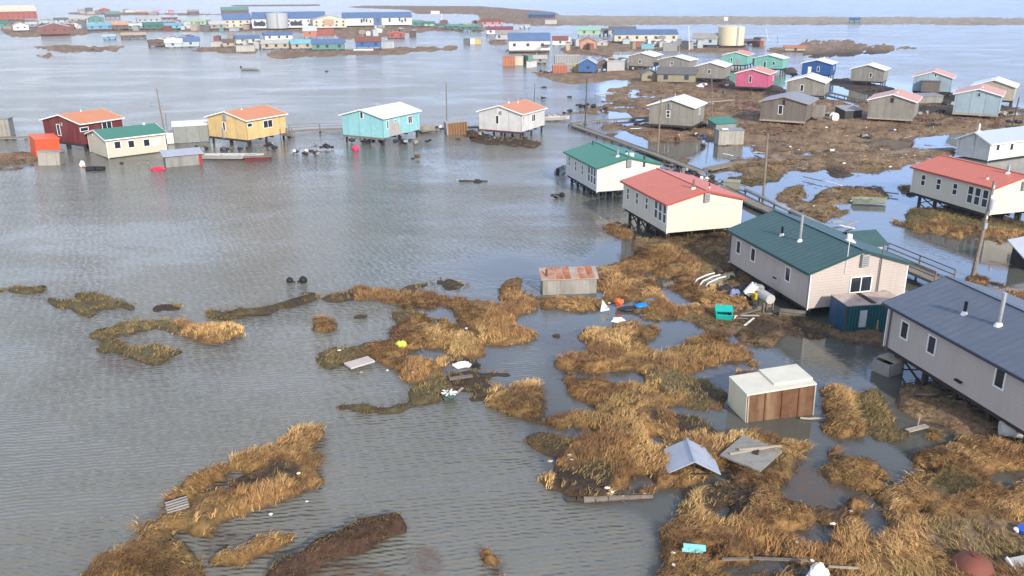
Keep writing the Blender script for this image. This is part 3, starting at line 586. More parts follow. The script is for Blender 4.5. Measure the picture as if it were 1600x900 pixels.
# arctic entry with its own small roof at the back
e=MB(); e.box(8.49,10.9,6.2,9.6,1.0,3.3); e.build('entry_porch',PSID,g.root)
r=MB(); A_=[(8.4,5.8,3.3),(8.4,10.,3.3),(11.3,10.,3.3),(11.3,5.8,3.3)]; pk=[(8.4,7.9,4.15),(11.3,7.9,4.15)]
r.poly([A_[0],pk[0],pk[1],A_[3]]); r.poly([A_[1],A_[2],pk[1],pk[0]]); r.poly([A_[0],A_[1],pk[0]]); r.poly([A_[3],pk[1],A_[2]]); r.poly(A_)
r.build('porch_roof',DGREEN,g.root)
g=House('house','nearest house: pinkish grey clapboard under a dark slate blue roof, cut by the right edge',27.9,39.8,1.52,12.6,12.6,8.49,2.9,1.34,PSID,SLATE,'AC',.2,.35,group='raised clapboard houses',fascia=mat('slate_fascia',(.05,.06,.09),.5))

cA=Vector((27.38,39.79,0)); g.root.location=cA; g.o=cA
for px,py in((1414,516),(1456.5,539),(1563,591)): g.win('AB',px,py,.6,1.05)
g.ribs(.6,SLATE); g.piles(lin(.6,7.9,4),lin(.8,11.8,5)); g.pipe(2.3,5.9,2.,.12,GALV); g.pipe(1.9,8.2,.8,.1,BLACK,'vent_pipe')
for yy in(12.2,): MB().tube((-.07,yy,1.3),(-.07,yy,4.3),.055,n=6).build('downpipe',mat('dark_metal',(.12,.12,.13),.6),g.root)
g.fb('AB',5.3,5.8,2.1,2.2,0,.2,MB()).build('handle',BLACK,g.root)
# --- the smaller old houses: gable toward us, fitted one by one
ORNG=metalroof('orange',(.58,.215,.075),(.42,.13,.06),.35); WROOF=metalroof('white',(.66,.67,.68),(.5,.5,.48),.2); GROOF=metalroof('weathered',(.22,.21,.19),(.12,.1,.08),.6)
ORN2=metalroof('salmon',(.58,.24,.11),(.4,.15,.1),.4); SILV=metalroof('silver',(.40,.46,.56),(.3,.3,.32),.3)
GREYW=plywood('grey',(.30,.285,.25),a=.55); BROWNW=plywood('brown',(.20,.175,.15),a=.75); REDW=plywood('red',(.17,.028,.03),(.25,.2,.18),.45); AQUAW=plywood('aqua',(.30,.62,.66),(.4,.45,.42),.3,2.4); YELW=plywood('yellow',(.72,.52,.24),(.5,.35,.16),.25,2.4)
WHW=plywood('white',(.64,.64,.62),(.4,.4,.37),.25,2.4); TEALW=plywood('teal',(.2,.5,.42),(.25,.4,.33),.3,1.8); PINKW=plywood('pink',(.58,.14,.25),(.4,.14,.18),.35,1.8); BLUEW=plywood('blue',(.03,.11,.33),(.05,.1,.2),.3,1.8)
LBLUEW=plywood('lightblue',(.34,.45,.52),(.25,.28,.28),.35,2.4); BEIGEW=siding('beige',(.52,.49,.39),(.35,.32,.24),.25); OLDW=plywood('olivewhite',(.46,.42,.33),(.25,.2,.14),.5)
def small(label,x,y,z,yaw,ab,ac,h,rise,wm,rm,wins=(),fascia=WHITE,pipes=((.45,.35),),corner=False,skirt=None,name='house',piles=True,tilt=(0,0),grp='old stilt houses'):
    g=House(name,label,x,y,z,yaw,ab,ac,h,rise,wm,rm,'AB',.3,.4,fascia=fascia,corner=corner,group=grp,tilt=tilt)
    for w_ in wins: g.win(w_[0],w_[1],w_[2],*(w_[3:] or (.5,.9)))
    if piles: g.piles(lin(.4,ac-.4,3),lin(.4,ab-.4,3),False)
    for u,v in pipes: g.pipe(ab*u,ac*v,.7,.07,GALV)
    if skirt: MB().box(-.06,.06,-.05,ab+.05,z-.34,z-.02).build('skirt_board',skirt,g.root)
    return g
g=small('dark red wooden house with an orange roof, farthest left of the stilt houses',-67.3,134.3,1.24,60.2,9.7,7.4,3.2,1.07,REDW,ORNG,[('AB',92,203,.7,1.7),('AC',131.5,202,1.3,.5),('AC',167,196.5,1.6,1.2,'v')],pipes=((.5,.5),),skirt=DARKW)
g.vent('AB',96,194,.5,.5,GREYP,'electric_box',.2)
GH=House('house','low beige house with a green roof sitting in the water before the dark red house',-60.9,128.3,.16,43,8.2,8.9,2.76,.97,BEIGEW,GREEN,'AB',.3,.35,fascia=WHITE,group=None,tilt=(0,0),floor=False)
for px,py in((183.5,226.5),(205,225),(229,223)): GH.win('AC',px,py,.85,1.)
GH.win('AC',244,221.5,1.1,.9,pane=WHITE); GH.pipe(4.,7.4,.25,.2,WHITE,'roof_vent',base=None); GH.vent('AB',143,209,.9,.4,WHITE,'gable_vent',.06)
g=small('yellow wooden house with an orange roof and an outside stair at its right end',-42.3,137.3,1.23,59.3,9,8.6,3.14,1.07,YELW,ORNG,[('AB',350.3,197.5,.45,1.3),('AC',390,195.5,.9,.5),('AC',418.5,193.5,1.9,1.1,'v')],skirt=DARKW)
g.vent('AB',352,183,.6,1.,GREYP); g.vent('AB',350,208,.25,1.6,GREYP,'meter_mast')
st=MB()
for i in range(8): st.box(8.65+i*.32,8.95+i*.32,.7,1.8,1.15-i*.17,1.2-i*.17)
for yy in(.7,1.8): st.bar((8.6,yy,1.15),(11.3,yy,-.2),.07,.2); st.bar((8.6,yy,2.1),(11.3,yy,.75),.07)
for i in range(5):
    for yy in(.7,1.8): st.bar((8.7+i*.6,yy,1.1-i*.3),(8.7+i*.6,yy,2.05-i*.3),.06)
st.build('stair',TIMBER,g.root)
pl=MB(); pl.box(7.,8.5,-1.5,-.05,1.05,1.15)
for a_ in(7.05,8.45): 
    for c_ in(-1.45,-.1): pl.box(a_-.05,a_+.05,c_-.05,c_+.05,-.5,2.1)
pl.bar((7.05,-1.45,2.05),(8.45,-1.45,2.05),.07); pl.bar((7.05,-1.45,1.6),(8.45,-1.45,1.6),.05); pl.build('landing',TIMBER,g.root)
g=small('pale aqua house with a white roof, a pink float hanging below it',-20.6,138.3,1.24,61,8.4,10.2,3.2,1.08,AQUAW,WROOF,[('AB',565,180,.5,1.),('AC',605.5,195,.35,1.2),('AC',640.5,187,1.,1.1,'v'),('AC',617,189,.35,.35)],skirt=TIMBER)
b=MB(); pts=[(1.5,1.25),(1.6,3.2),(2.3,3.9),(3.,3.6),(3.8,3.7),(4.6,2.6),(5.2,1.25)]; b.poly([(x_,-.022,z_) for x_,z_ in pts]); b.build('bare_patch',mat('bare_board',(.4,.39,.37),.8,.1),g.root,recalc=False)
g=small('white house with an orange roof, rightmost in the row across the water',1.8,143.7,1.21,61.9,8.2,8.8,2.98,1.15,WHW,ORNG,[('AB',777,187,.5,1.3),('AC',817.5,185,.35,.4),('AC',833.5,184,1.2,1.1,'v')],skirt=mat('dark_red_board',(.12,.04,.035),.8),pipes=((.5,.35),(.42,.6)))
g.vent('AB',783,176,.3,.5,GREYP,'electric_box')
g=small('grey plywood house with a white roof standing alone behind the bare pole',31.5,148.7,1.22,62.8,7.9,7.3,3.19,1.17,GREYW,WROOF,[('AB',1044,178,.55,1.1,'h'),('AC',1093,174,.45,1.)],skirt=DARKW,pipes=((.55,.45),))
g.vent('AB',1048,166,.4,1.,GREYP)
small('grey plywood house with a white roof, next on the left behind the bright pink house',56,229.5,1.21,66,7.4,9.5,3.,1.,GREYW,WROOF,[('AB',1108,112,.55,1.)])
g=small('mint green house with an orange roof in the back row',72.6,270.1,1.2,64,7.1,9.5,2.86,.95,TEALW,ORNG,[('AB',1143,93,.5,.9)]); g.door('AB',1153,97)
small('mint green house with a white roof in the back row',79.5,256.8,1.2,58,8.2,6,2.87,.95,TEALW,WROOF,[('AB',1209,99,.6,.9),('AB',1195,101,.6,1.6,(),WHITE)])
g=small('bright pink house with an orange roof',61.4,208.1,1.21,63.2,7.6,8.3,3.09,1.04,PINKW,ORNG,[('AB',1172.5,123.5,.55,1.4),('AC',1208,122,.3,1.)],skirt=DARKW)
g=small('royal blue house with a white roof',86.8,237.4,1.2,59.5,7.6,7.2,2.89,.95,BLUEW,WROOF,[('AB',1278.5,108,.55,1.1),('AC',1303,106,.3,1.)]); g.door('AB',1265,108,.9,2.,WHITE)
small('grey plywood house with a white roof on tall stilts beside the open water',93.5,219,1.2,58,7.8,6.9,2.88,1.12,GREYW,WROOF,[('AB',1360.5,117.5,.5,1.)])
small('grey plywood house with a white roof close behind the brown weathered house',68.9,191.1,1.2,63.1,8,8.7,2.79,1.17,GREYW,WROOF,[('AB',1253,137.5,.6,1.3)])
g=small('brown weathered plywood house with a bare grey roof and a leaning side shed',52.6,153.5,1.2,61.3,8,8.7,3.1,.99,BROWNW,GROOF,[('AB',1219.5,171.5,.65,1.5),('AB',1225,160,.5,.9,(),TIMBER)],fascia=PALEW,skirt=PALEW,pipes=())
b=MB(); b.poly([(6.2,-.05,1.3),(8.4,-.05,1.3),(8.4,-.05,3.8),(6.2,-.05,4.1)]); b.box(6.2,8.4,-2.,-.03,1.25,3.2); b.build('side_shed',GREYW,g.root)
g=small('grey plywood house with an orange roof, beside the dark open shed',72.6,155.1,1.21,60.5,7.7,8.9,3.08,1.11,GREYW,ORN2,[('AB',1394,156.5,.5,.8,(),TIMBER)],skirt=PALEW)
g=small('pale blue house with a salmon roof and a plywood porch on its front',99.3,196.1,1.23,60.5,7.9,7.7,3.07,1.27,LBLUEW,ORN2,[('AB',1462,117.5,.4,.6)],pipes=())
MB().box(-1.7,-.03,2.2,5.9,1.2,3.6).build('porch',BROWNW,g.root); MB().box(-1.9,-.02,2.0,6.1,3.62,3.72).build('porch_roof',GROOF,g.root)
g=small('pale blue house with a salmon roof and a plain windowless front',90.4,159.6,1.25,59,7.6,9.4,3.44,1.03,LBLUEW,ORN2,[('AB',1530,148,.3,.5,(),GREYP)],skirt=PALEW)
small('cream house with a white roof half hidden behind a pale blue house',104.5,180.1,1.2,57,7.8,7.5,2.78,1.23,OLDW,WROOF,[],pipes=((.6,.5),))
small('grey plywood house with a white roof, first right of the low back sheds',43.5,267.7,1.21,66,7.8,10,2.93,1.,GREYW,WROOF,[('AB',1000,96,.6,1.)])
small('low grey plywood house with a white roof behind the dark roofed olive sheds',53.2,261.3,1.2,60,9.5,7,2.2,1.08,GREYW,WROOF,[('AB',1050,99,.6,.8)])
g=House('storage_building','long pale grey plywood building with a silver roof at the right edge',68.5,121.4,.18,27,5.2,14,2.43,1.24,WHW,SILV,'AB',.3,.3,cat='building',fascia=WHITE,floor=False)
for px,py in((1559,230),(1580.5,229.5)): g.win('AC',px,py,.65,.9)
g.pipe(2.6,.6,1.1,.12,WHITE); MB().tube((-.1,2.5,2.),(-.1,2.5,5.8),.03,n=5).build('antenna',GREYP,g.root)
# ---------------------------------------------------------------- utility poles
def pole(label,tx,ty,bx,by,r=.14,m=POLE,arm=None,lamp=False,dark=False,grp='utility poles',name='utility_pole',trans=False):
    b=G(bx,by); h=height_at(b,ty); s=math.hypot(b.x,b.y)/F; dx=projn(np.array([b.x]),np.array([b.y]),np.array([h]))[0][0]
    lean=(tx-dx)*math.sqrt(b.x**2+b.y**2+H*H)/F; t=thing(name,label,'pole',b,0,grp)
    MB().tube((0,0,-.6),(lean,0,h),r,r*.62,8).build('post',POLED if dark else m,t,smooth=False)
    if arm: MB().box(lean*.93-arm,lean*.93+arm,-.07,.07,h*.93-.06,h*.93+.06).build('crossarm',TIMBER,t)
    if lamp:
        l_=MB().bar((lean*.8,0,h*.72),(lean*.8-1.1,0,h*.74),.05); o=l_.build('lamp_arm',GALV,t); MB().blob((lean*.8-1.3,0,h*.73),.22,1.6,.8,.5).build('lamp_head',GREYP,o,smooth=True)
    if trans:
        x=lean*.72; MB().tube((x+.1,-.36,h*.72),(x+.1,-.36,h*.72+.85),.24,n=12).build('transformer',mat('transformer_grey',(.5,.51,.52),.4,.08),t)
        for q in(.93,.83,.62): MB().tube((lean*q,-.12,h*q),(lean*q,-.12,h*q+.28),.07,.04,8).build('insulator',WHITE,t)
        w_=MB(); w_.bar((x,-.1,h*.66),(x+1.2,-.5,h*.585),.04); w_.build('cable',BLACK,t)
        MB().box(lean*.55-.12,lean*.55+.12,-.3,-.1,h*.52,h*.58).build('meter_box',GREYP,t)
    return t
pole('tall weathered wooden pole with transformer, standing before the right-hand coral roof',1553,283,1519,433,.2,arm=None,trans=True)
pole('bare pale pole between the two coral roofed houses',1200,208,1192,318,.17,lamp=True)
pole('bare pale pole in front of the lone grey plywood house',1033,155,1027,243,.16)
pole('slim pole just right of the lone grey plywood house',1112.5,118,1113,187,.12)
pole('slim dark pole at the corner where the boardwalk turns',917,122,914,198,.13,dark=True)
pole('slim pole between the aqua house and the white house, with a dark lamp',697,128,698,190,.13,lamp=True)
pole('leaning pole with a lamp beside the low beige house',245,139,262,231,.16,lamp=True)
pole('thin short pole beside the pole that leans by the beige house',258,176,262,210,.08,grp=None)
pole('thin pole rising from the water behind the white house with the orange roof',836,130,834,164,.1,dark=True)
pole('dark tilted pole at the right edge beyond the pale blue house',1592,152,1579,206,.15,dark=True,arm=None)
pole('white pole before the royal blue house',1288,89,1284,120,.12,m=WHITE)
pole('tall thin white mast beside the cream storage tank',1197,43,1201,64,.11,m=WHITE,name='mast')
pole('tallest thin mast in front of the long blue roofed building',1076.5,40,1077,79,.14,m=WHITE,name='mast')
pole('thin mast by the long blue roofed building, left of the tallest mast',1062,67,1062,104,.11,m=GREYP,name='mast')
pole('thin pole behind the grey sheds near the royal blue hut',966,62,966,93,.1)
pole('thin mast far behind on the marsh strip',690,21,690,37,.2,m=WHITE,name='mast')
pole('short post behind the low green roofed shed',1122,203.5,1121,186,.08) if False else None
pole('stub pole standing in the mud near the concrete tank',1203,207,1202,222,.12,grp=None) if False else None
pole('thin antenna pole between pale blue houses',1436,118,1434,150,.09)
pole('short dark post standing in the water behind the boardwalk corner',941,128,941,143,.08,dark=True) if False else None
pole('thin antenna pole by the grey house on the water edge',1352,98,1352,106,.05) if False else None
# ---------------------------------------------------------------- boardwalks and the pipe
DECK=mat('boardwalk_deck',(.30,.265,.215),.9,.22,1.,kind='panel',p=.3,stain=(.12,.1,.08),stain_amt=.5)
def walk(label,pts,wd=1.6,z=.35,name='boardwalk',m=DECK,rail=0,thick=.14,posts=True,edge=True,maxseg=1e9):
    P=[G(x_,y_,z) for x_,y_ in pts]; t=thing(name,label,'boardwalk',(P[0].x,P[0].y,0)); O=Vector((P[0].x,P[0].y,0)); b=MB(); e=MB(); rl=MB(); pb=MB()
    for i in range(len(P)-1):
        a,c=P[i]-O,P[i+1]-O; b.bar(a,c,wd,thick); d=(c-a); Ln=d.length; d.normalize(); s_=Vector((-d.y,d.x,0))
        if edge:
            for q in(-1,1): e.bar(a+s_*q*(wd/2-.06)+Vector((0,0,.1)),c+s_*q*(wd/2-.06)+Vector((0,0,.1)),.1,.1)
        n_=max(1,int(Ln/3))
        for k in range(n_+1):
            p=a+d*(Ln*k/n_)
            if posts:
                for q in(-1,1): MB().bar(p+s_*q*wd*.42+Vector((0,0,-z-.4)),p+s_*q*wd*.42,.13).build('support',DARKW,t)
            if rail:
                for q in(-1,1) if rail==2 else(1,): rl.bar(p+s_*q*wd*.48,p+s_*q*wd*.48+Vector((0,0,1.05)),.09)
        if rail:
            for q in(-1,1) if rail==2 else(1,):
                for hh in(1.05,.6): rl.bar(a+s_*q*wd*.48+Vector((0,0,hh)),c+s_*q*wd*.48+Vector((0,0,hh)),.08)
    b.build('deck',m,t)
    if edge: e.build('kerb_rail',TIMBER,t)
    if rail: rl.build('railing',TIMBER,t)
    return t
walk('long grey boardwalk running behind the raised houses to the right edge',[(893,195),(1020,240),(1098,270)],1.5)
walk('boardwalk stretch behind the coral roofed house, wet and littered',[(1125,292),(1185,322),(1240,345),(1330,380)],1.7)
walk('railed boardwalk behind the dark teal roofed house',[(1372,398),(1475,442)],2.0,.7,rail=2)
walk('boardwalk continuing behind the slate roof to the right edge',[(1480,444),(1560,480),(1660,525)],1.8,.5)
walk('narrow boardwalk from the corner to the lone grey house',[(893,193),(935,189),(1013,184)],1.0,.3)
walk('pale narrow boardwalk between the lone grey house and the brown house',[(1102,183.5),(1182,181)],.8,.4,m=PALEW)
walk('pale plank walk right of the brown weathered house',[(1276,179),(1311,174.5)],.7,.4,m=PALEW,edge=False)
walk('slanting plank walk between the grey houses',[(1293,144),(1322,151),(1358,159)],.9,.4,m=PALEW)
walk('wide grey boardwalk crossing the brown marsh from the left bend',[(1105,265),(1150,255),(1220,249),(1303,242.5),(1387,239),(1494,233)],1.5,.25)
walk('broken square of decking beside the crossing boardwalk',[(1242,262),(1262,259),(1278,257)],2.6,.15,name='broken_deck',posts=False)
walk('dock walk in the water left of the dark red house',[(-30,218),(10,216),(70,214)],1.1,.3)
walk('dock walk with rail between the yellow house and the aqua house',[(452,206),(500,203),(536,202)],1.3,.4,rail=1)
walk('dock walk between the aqua house and the white house',[(657,205),(700,201),(748,199)],1.2,.4)
walk('thin line of floating planks across the water behind the far sheds',[(904,80),(950,88),(1008,96)],1.2,.15,posts=False)
walk('short plank path across the brown marsh in the back',[(930,147.5),(985,147.5)],.6,.3,m=PALEW,edge=False)
walk('short pale plank path behind the lone grey house',[(1103,160),(1147,156)],.5,.3,m=PALEW,edge=False)
def pipe_run(label,pts,r=.22,z=.75):
    P=[G(x_,y_,z) for x_,y_ in pts]; O=Vector((P[0].x,P[0].y,0)); t=thing('utility_pipe',label,'pipe',O); b=MB(); s=MB()
    for a,c in zip(P,P[1:]):
        b.tube(a-O,c-O,r,n=12); n_=int((c-a).length/4)+1
        for k in range(n_): q=(a-O).lerp(c-O,k/n_); MB().bar(q+Vector((0,0,-z-.3)),q+Vector((0,0,-.1)),.14).build('support',DARKW,t)
    b.build('pipe',mat('pipe_sheath',(.42,.43,.44),.45,.15,stain=(.2,.17,.15),metal=.3),t,smooth=True)
pipe_run('silver insulated pipe running beside the boardwalk to the dark teal roofed house',[(1165,296),(1235,329),(1300,359)])
pipe_run('grey insulated pipe continuing past the slate roofed house',[(1470,432),(1545,467),(1650,515)])
# ---------------------------------------------------------------- sheds, containers and tanks
def shed(name,label,cat,px,py,yaw,L_,D,h,wm,rm=None,rise=.0,z=-.25,over=.12,tilt=(0,0),grp=None,door=None,ridge='x',slope=0,fascia=None):
    """near bottom corner at px,py; L_ along local x, D along local y."""
    g=G(px,py); t=thing(name,label,cat,g,R(yaw),grp,R(tilt[0]),R(tilt[1]))
    if rise and ridge=='x':
        P=[(0,0,z),(0,D,z),(0,D,h),(0,D/2,h+rise),(0,0,h)]; Q=[(L_,p[1],p[2]) for p in P]
    elif rise:
        P=[(0,0,z),(L_,0,z),(L_,0,h),(L_/2,0,h+rise),(0,0,h)]; Q=[(p[0],D,p[2]) for p in P]
    else:
        P=[(0,0,z),(L_,0,z),(L_,0,h),(0,0,h)]; Q=[(0,D,z),(L_,D,z),(L_,D,h+slope),(0,D,h+slope)]
    b=MB(); b.poly(P); b.poly(Q[::-1])
    n=len(P)
    for i in range(n):
        if rise and i in(2,3): continue
        if not rise and i==2: continue
        b.poly([P[i],P[(i+1)%n],Q[(i+1)%n],Q[i]])
    b.build('wall',wm,t)
    if rm:
        r=MB(); o=over
        if rise and ridge=='x':
            for y0,y1 in((-o,D/2),(D+o,D/2)):
                k=rise/(D/2); A=[(-o,y0,h-k*o),(L_+o,y0,h-k*o),(L_+o,y1,h+rise),(-o,y1,h+rise)]; r.poly([(p[0],p[1],p[2]+.1) for p in A]); r.poly([(p[0],p[1],p[2]+.02) for p in A])
                for i in range(4): a_,c_=A[i],A[(i+1)%4]; r.poly([(a_[0],a_[1],a_[2]+.02),(c_[0],c_[1],c_[2]+.02),(c_[0],c_[1],c_[2]+.1),(a_[0],a_[1],a_[2]+.1)])
        elif rise:
            for x0,x1 in((-o,L_/2),(L_+o,L_/2)):
                k=rise/(L_/2); A=[(x0,-o,h-k*o),(x0,D+o,h-k*o),(x1,D+o,h+rise),(x1,-o,h+rise)]; r.poly([(p[0],p[1],p[2]+.1) for p in A]); r.poly([(p[0],p[1],p[2]+.02) for p in A])
                for i in range(4): a_,c_=A[i],A[(i+1)%4]; r.poly([(a_[0],a_[1],a_[2]+.02),(c_[0],c_[1],c_[2]+.02),(c_[0],c_[1],c_[2]+.1),(a_[0],a_[1],a_[2]+.1)])
        else:
            k=slope/D; r.box(-o,L_+o,-o,D+o,0,.09,lambda p:Vector((p.x,p.y,h+.015+k*p.y+p.z)))
        r.build('roof',rm,t)
    if door:
        f,a,wd,hh,dm=door; b=MB(); (b.box(a,a+wd,-.04,.01,.05,hh) if f=='x' else b.box(-.04,.01,a,a+wd,.05,hh)); b.build('door',dm,t)
    return t
RUSTY=mat('rusty_tin',(.42,.40,.38),.6,.2,1.3,kind='rib',p=.62,stain=(.45,.15,.05),stain_amt=1.)
t=shed('fish_shed','small grey plank shed with a rusty tin roof, standing in the marsh water','shed',848,461,4.5,4.5,1.7,1.3,plywood('shed',(.36,.35,.32),a=.85,p=.3),None,slope=.0,z=-.4)
b=MB(); b.box(-.15,4.65,-.15,1.85,0,.07,lambda p:Vector((p.x,p.y,1.32+.36*(p.y+.15)/1.8+p.z))); b.build('roof',RUSTY,t); [MB().box(x_,x_+.56,-.16,1.86,0,.02,lambda p:Vector((p.x,p.y,1.395+.36*(p.y+.15)/1.8+p.z))).build('rusty_sheet',mat('rust_orange',(.40,.14,.055),.8,.25,2.5,stain=(.5,.45,.42),stain_amt=.7),t) for x_ in(.5,1.15,1.8,3.1,3.75)]; MB().tube((.35,.4,1.3),(.35,.4,2.1),.09,n=8).build('chimney',RUST,t)
# container on its side
def local_frame(name,label,cat,px,py,yaw,z=0.,rx=0,ry=0,grp=None): g=G(px,py,z); return thing(name,label,cat,g,R(yaw),grp,R(rx),R(ry))
CREAMP=mat('cream_panel',(.70,.64,.46),.5,.06,1,stain=(.3,.27,.2),stain_amt=.35); FLOORW=mat('container_floor',(.17,.085,.045),.85,.3,2.5,stain=(.30,.22,.13),stain_amt=.7)
t=local_frame('tipped_container','white insulated container lying on its side in the water, brown underside facing out','container',1166,660,12,0,2,-3)
b=MB(); b.box(-.0,4.3,.06,2.3,-.5,1.75); b.build('body',CREAMP,t)
b=MB(); b.box(-.06,4.36,-.0,2.35,1.76,1.86); b.box(1.9,4.38,.5,2.38,1.86,1.98); b.build('lid',mat('weathered_white',(.66,.64,.54),.6,.08,1.,stain=(.35,.36,.36),stain_amt=.45),t)
MB().box(.02,4.28,.0,.05,-.5,1.74).build('underside',FLOORW,t)
for x_ in(0.,1.08,2.15,3.22,4.22): MB().box(x_,x_+.08,-.06,-.005,-.5,1.76).build('floor_rib',RUST if x_ not in(0.,4.22) else PALEW,t)
MB().box(-.05,-.005,.02,2.3,-.5,1.75).build('end_panel',CREAMP,t)
# teal shipping container
TEAL=mat('teal_steel',(.012,.105,.125),.5,.1,1.,kind='corr',p=.26,stain=(.05,.06,.05),stain_amt=.3)
t=local_frame('shipping_container','teal steel shipping container with a rusty white roof, against the pinkish house','container',1319,521,8.5,0,0,0)
MB().box(0,4.6,0,2.4,-.35,2.1).build('body',TEAL,t); MB().box(-.03,4.63,-.03,2.43,2.11,2.18).build('roof',mat('rusty_white',(.55,.47,.42),.7,.1,1,stain=(.33,.12,.05),stain_amt=.75),t)
for x_ in(-.02,4.52): MB().box(x_-.02,x_+.1,-.03,.1,-.35,2.12).build('corner_post',mat('teal_rust',(.09,.075,.055),.8,.3),t)
MB().box(-.04,-.005,.1,2.3,-.3,2.05).build('end_door',mat('blue_steel',(.012,.07,.15),.5,.12,1.5,stain=(.2,.22,.24),stain_amt=.3),t)
MB().box(1.,1.55,-.1,-.04,.45,1.75).build('notice_panel',mat('pale_notice',(.55,.6,.62),.5,.2),t); MB().box(2.45,2.55,-.1,-.04,-.1,.9).build('yellow_stripe',mat('olive_paint',(.4,.4,.12),.6),t)

for k in range(17): MB().box(.2+k*.25,.31+k*.25,-.035,-.002,-.3,2.02).build('wall_rib',mat('teal_rib',(.014,.12,.14),.5,.12),t)
b=MB(); b.box(1.9,2.3,.1,2.3,2.185,2.22); b.build('roof_patch',DARKW,t)
# open tote below the slate roof
t=local_frame('open_crate','grey open-topped plywood crate hanging in the water under the slate roofed house','crate',1388,590,30,0,0,0)
b=MB()
for q in((0,1.5,0,.08),(0,1.5,1.22,1.3),(0,.08,.08,1.22),(1.42,1.5,.08,1.22)): b.box(*q,-.3,.85)
b.build('side_panel',plywood('crate',(.38,.36,.33),a=.8,p=.5),t); b=MB(); b.box(.08,1.42,.08,1.22,-.2,.45); b.build('contents',DARKW,t); MB().box(.5,1.55,-.04,1.34,.86,.92).build('lid',PALEW,t)
# floating roof
TIN=mat('blue_grey_tin',(.40,.44,.52),.45,.12,1.2,stain=(.25,.24,.23),stain_amt=.4)
t=local_frame('floating_roof','small pale metal gable roof floating on its own beside the grass','roof',1044,742,-3,.42,-4,0)
for x0,x1,nm in((-.05,1.3,'left'),(2.65,1.3,'right')):
    b=MB(); A=[Vector((x0,-.1,.1)),Vector((x0,2.55,.1)),Vector((x1,2.55,.78)),Vector((x1,-.1,.78))]; b.poly([p+Vector((0,0,.05)) for p in A]); b.poly(A)
    for i in range(4): b.poly([A[i],A[(i+1)%4],A[(i+1)%4]+Vector((0,0,.05)),A[i]+Vector((0,0,.05))])
    b.build('roof_slope',TIN,t)
b=MB(); b.bar((0,0,.08),(2.6,0,.08),.08); b.bar((0,0,.1),(1.3,0,.72),.07); b.bar((2.6,0,.1),(1.3,0,.72),.07); b.bar((1.3,0,.1),(1.3,0,.75),.07); b.build('rafter',DARKW,t)
MB().bar((1.3,-.12,.86),(1.3,2.57,.86),.12,.05).build('ridge_cap',GALV,t)
# plywood sheet with lumber
t=local_frame('plywood_sheet','grey diamond-shaped sheet of plywood floor lying flat with pale lumber on it','board',1187,739,47,.5,2,-3)
MB().box(0,2.5,0,2.3,0,.1).build('sheet',plywood('sheet',(.30,.295,.27),a=.6),t)
b=MB(); b.bar((.3,1.9,.16),(2.5,.5,.16),.12,.08); b.bar((.9,1.7,.22),(2.7,.2,.22),.1,.06); b.build('loose_lumber',PALEW,t); MB().bar((1.2,.9,.13),(1.7,1.1,.13),.3,.06).build('scrap',DARKW,t)
MB().bar((.05,-.03,-.1),(2.5,-.03,-.1),.08,.2).build('edge_joist',DARKW,t)
# sheds of the left row
t=shed('crate_shed','bright orange box shed tipped beside the grey box','shed',57,246,40,3.4,3.6,2.7,mat('orange_paint',(.62,.09,.03),.6,.1,1.,stain=(.4,.1,.05)),mat('orange_roof',(.7,.14,.06),.5,.08),slope=.2,tilt=(2,4))
shed('plywood_box','pale grey plywood box tilted in front of the orange shed','box',60,259,8,3.,2.2,2.,plywood('box',(.36,.345,.3),a=.4),plywood('box',(.36,.345,.3),a=.4),tilt=(-4,4))
shed('concrete_box','stained grey box in the water at the left edge','box',-12,214,12,3.,2.5,3.,plywood('concrete',(.33,.32,.28),a=.8),GROOF)
shed('storage_shed','tall blank grey plywood shed between the beige and the yellow house','shed',273,226,20,5.6,3.,2.9,plywood('greygreen',(.27,.29,.28),a=.3,p=2.),WROOF,slope=.4,z=.2)
t=shed('smoke_shed','low grey plank shack with a pale blue flat roof and a red corner','shack',260,262,28,5.,2.8,1.6,plywood('plank',(.3,.3,.29),a=.8,p=.35),TIN,slope=.3,over=.3); MB().box(4.6,5.04,-.05,.35,-.3,1.6).build('red_post',mat('red_paint',(.3,.03,.03),.6),t)
t=local_frame('white_box_trailer','small white boxy hut behind the leaning pole','hut',259,226,30,0); MB().box(0,2.4,0,2.,.1,1.9).build('body',WHITE,t); MB().box(-.1,2.5,-.1,2.1,1.91,2.02).build('roof',GROOF,t)
t=local_frame('rusty_container','brown ribbed container on its side right of the aqua house','container',699,211,16,0,0,-3)
MB().box(0,3.7,.1,2.6,-.4,2.).build('body',mat('grey_box',(.38,.37,.35),.7,.1,stain=(.2,.17,.14)),t); MB().box(0.2,3.68,.02,.08,-.4,1.95).build('underside',mat('brown_panel',(.19,.10,.05),.8,.2),t)
for k in range(8): MB().box(.2+k*.48,.3+k*.48,-.06,.01,-.4,2.).build('rib',mat('tan_rib',(.34,.2,.1),.8,.15),t)
t=local_frame('wooden_crate','low grey plank crate half sunk beside the aqua house','crate',654,208,14,0,0,0); MB().box(0,3.,0,2.,-.4,1.1).build('body',plywood('plank',(.3,.3,.29)),t); MB().box(-.05,3.05,-.05,2.05,1.11,1.18).build('lid',PALEW,t)
t=shed('storage_shed','small shed with a green tin roof between the lone grey house and the grey box','shed',1118,207,20,4.2,2.6,1.5,plywood('greygreen',(.27,.29,.28),a=.5),GREEN,slope=.5,over=.3)
t=shed('water_tank_box','square pale grey concrete-like box standing in the pond','box',1122,227,3,4.1,2.4,2.3,plywood('tankbox',(.40,.39,.35),a=.5,p=.9),GROOF); MB().box(.6,1.6,.3,1.3,2.42,2.55).build('scrap',FOAM,t)
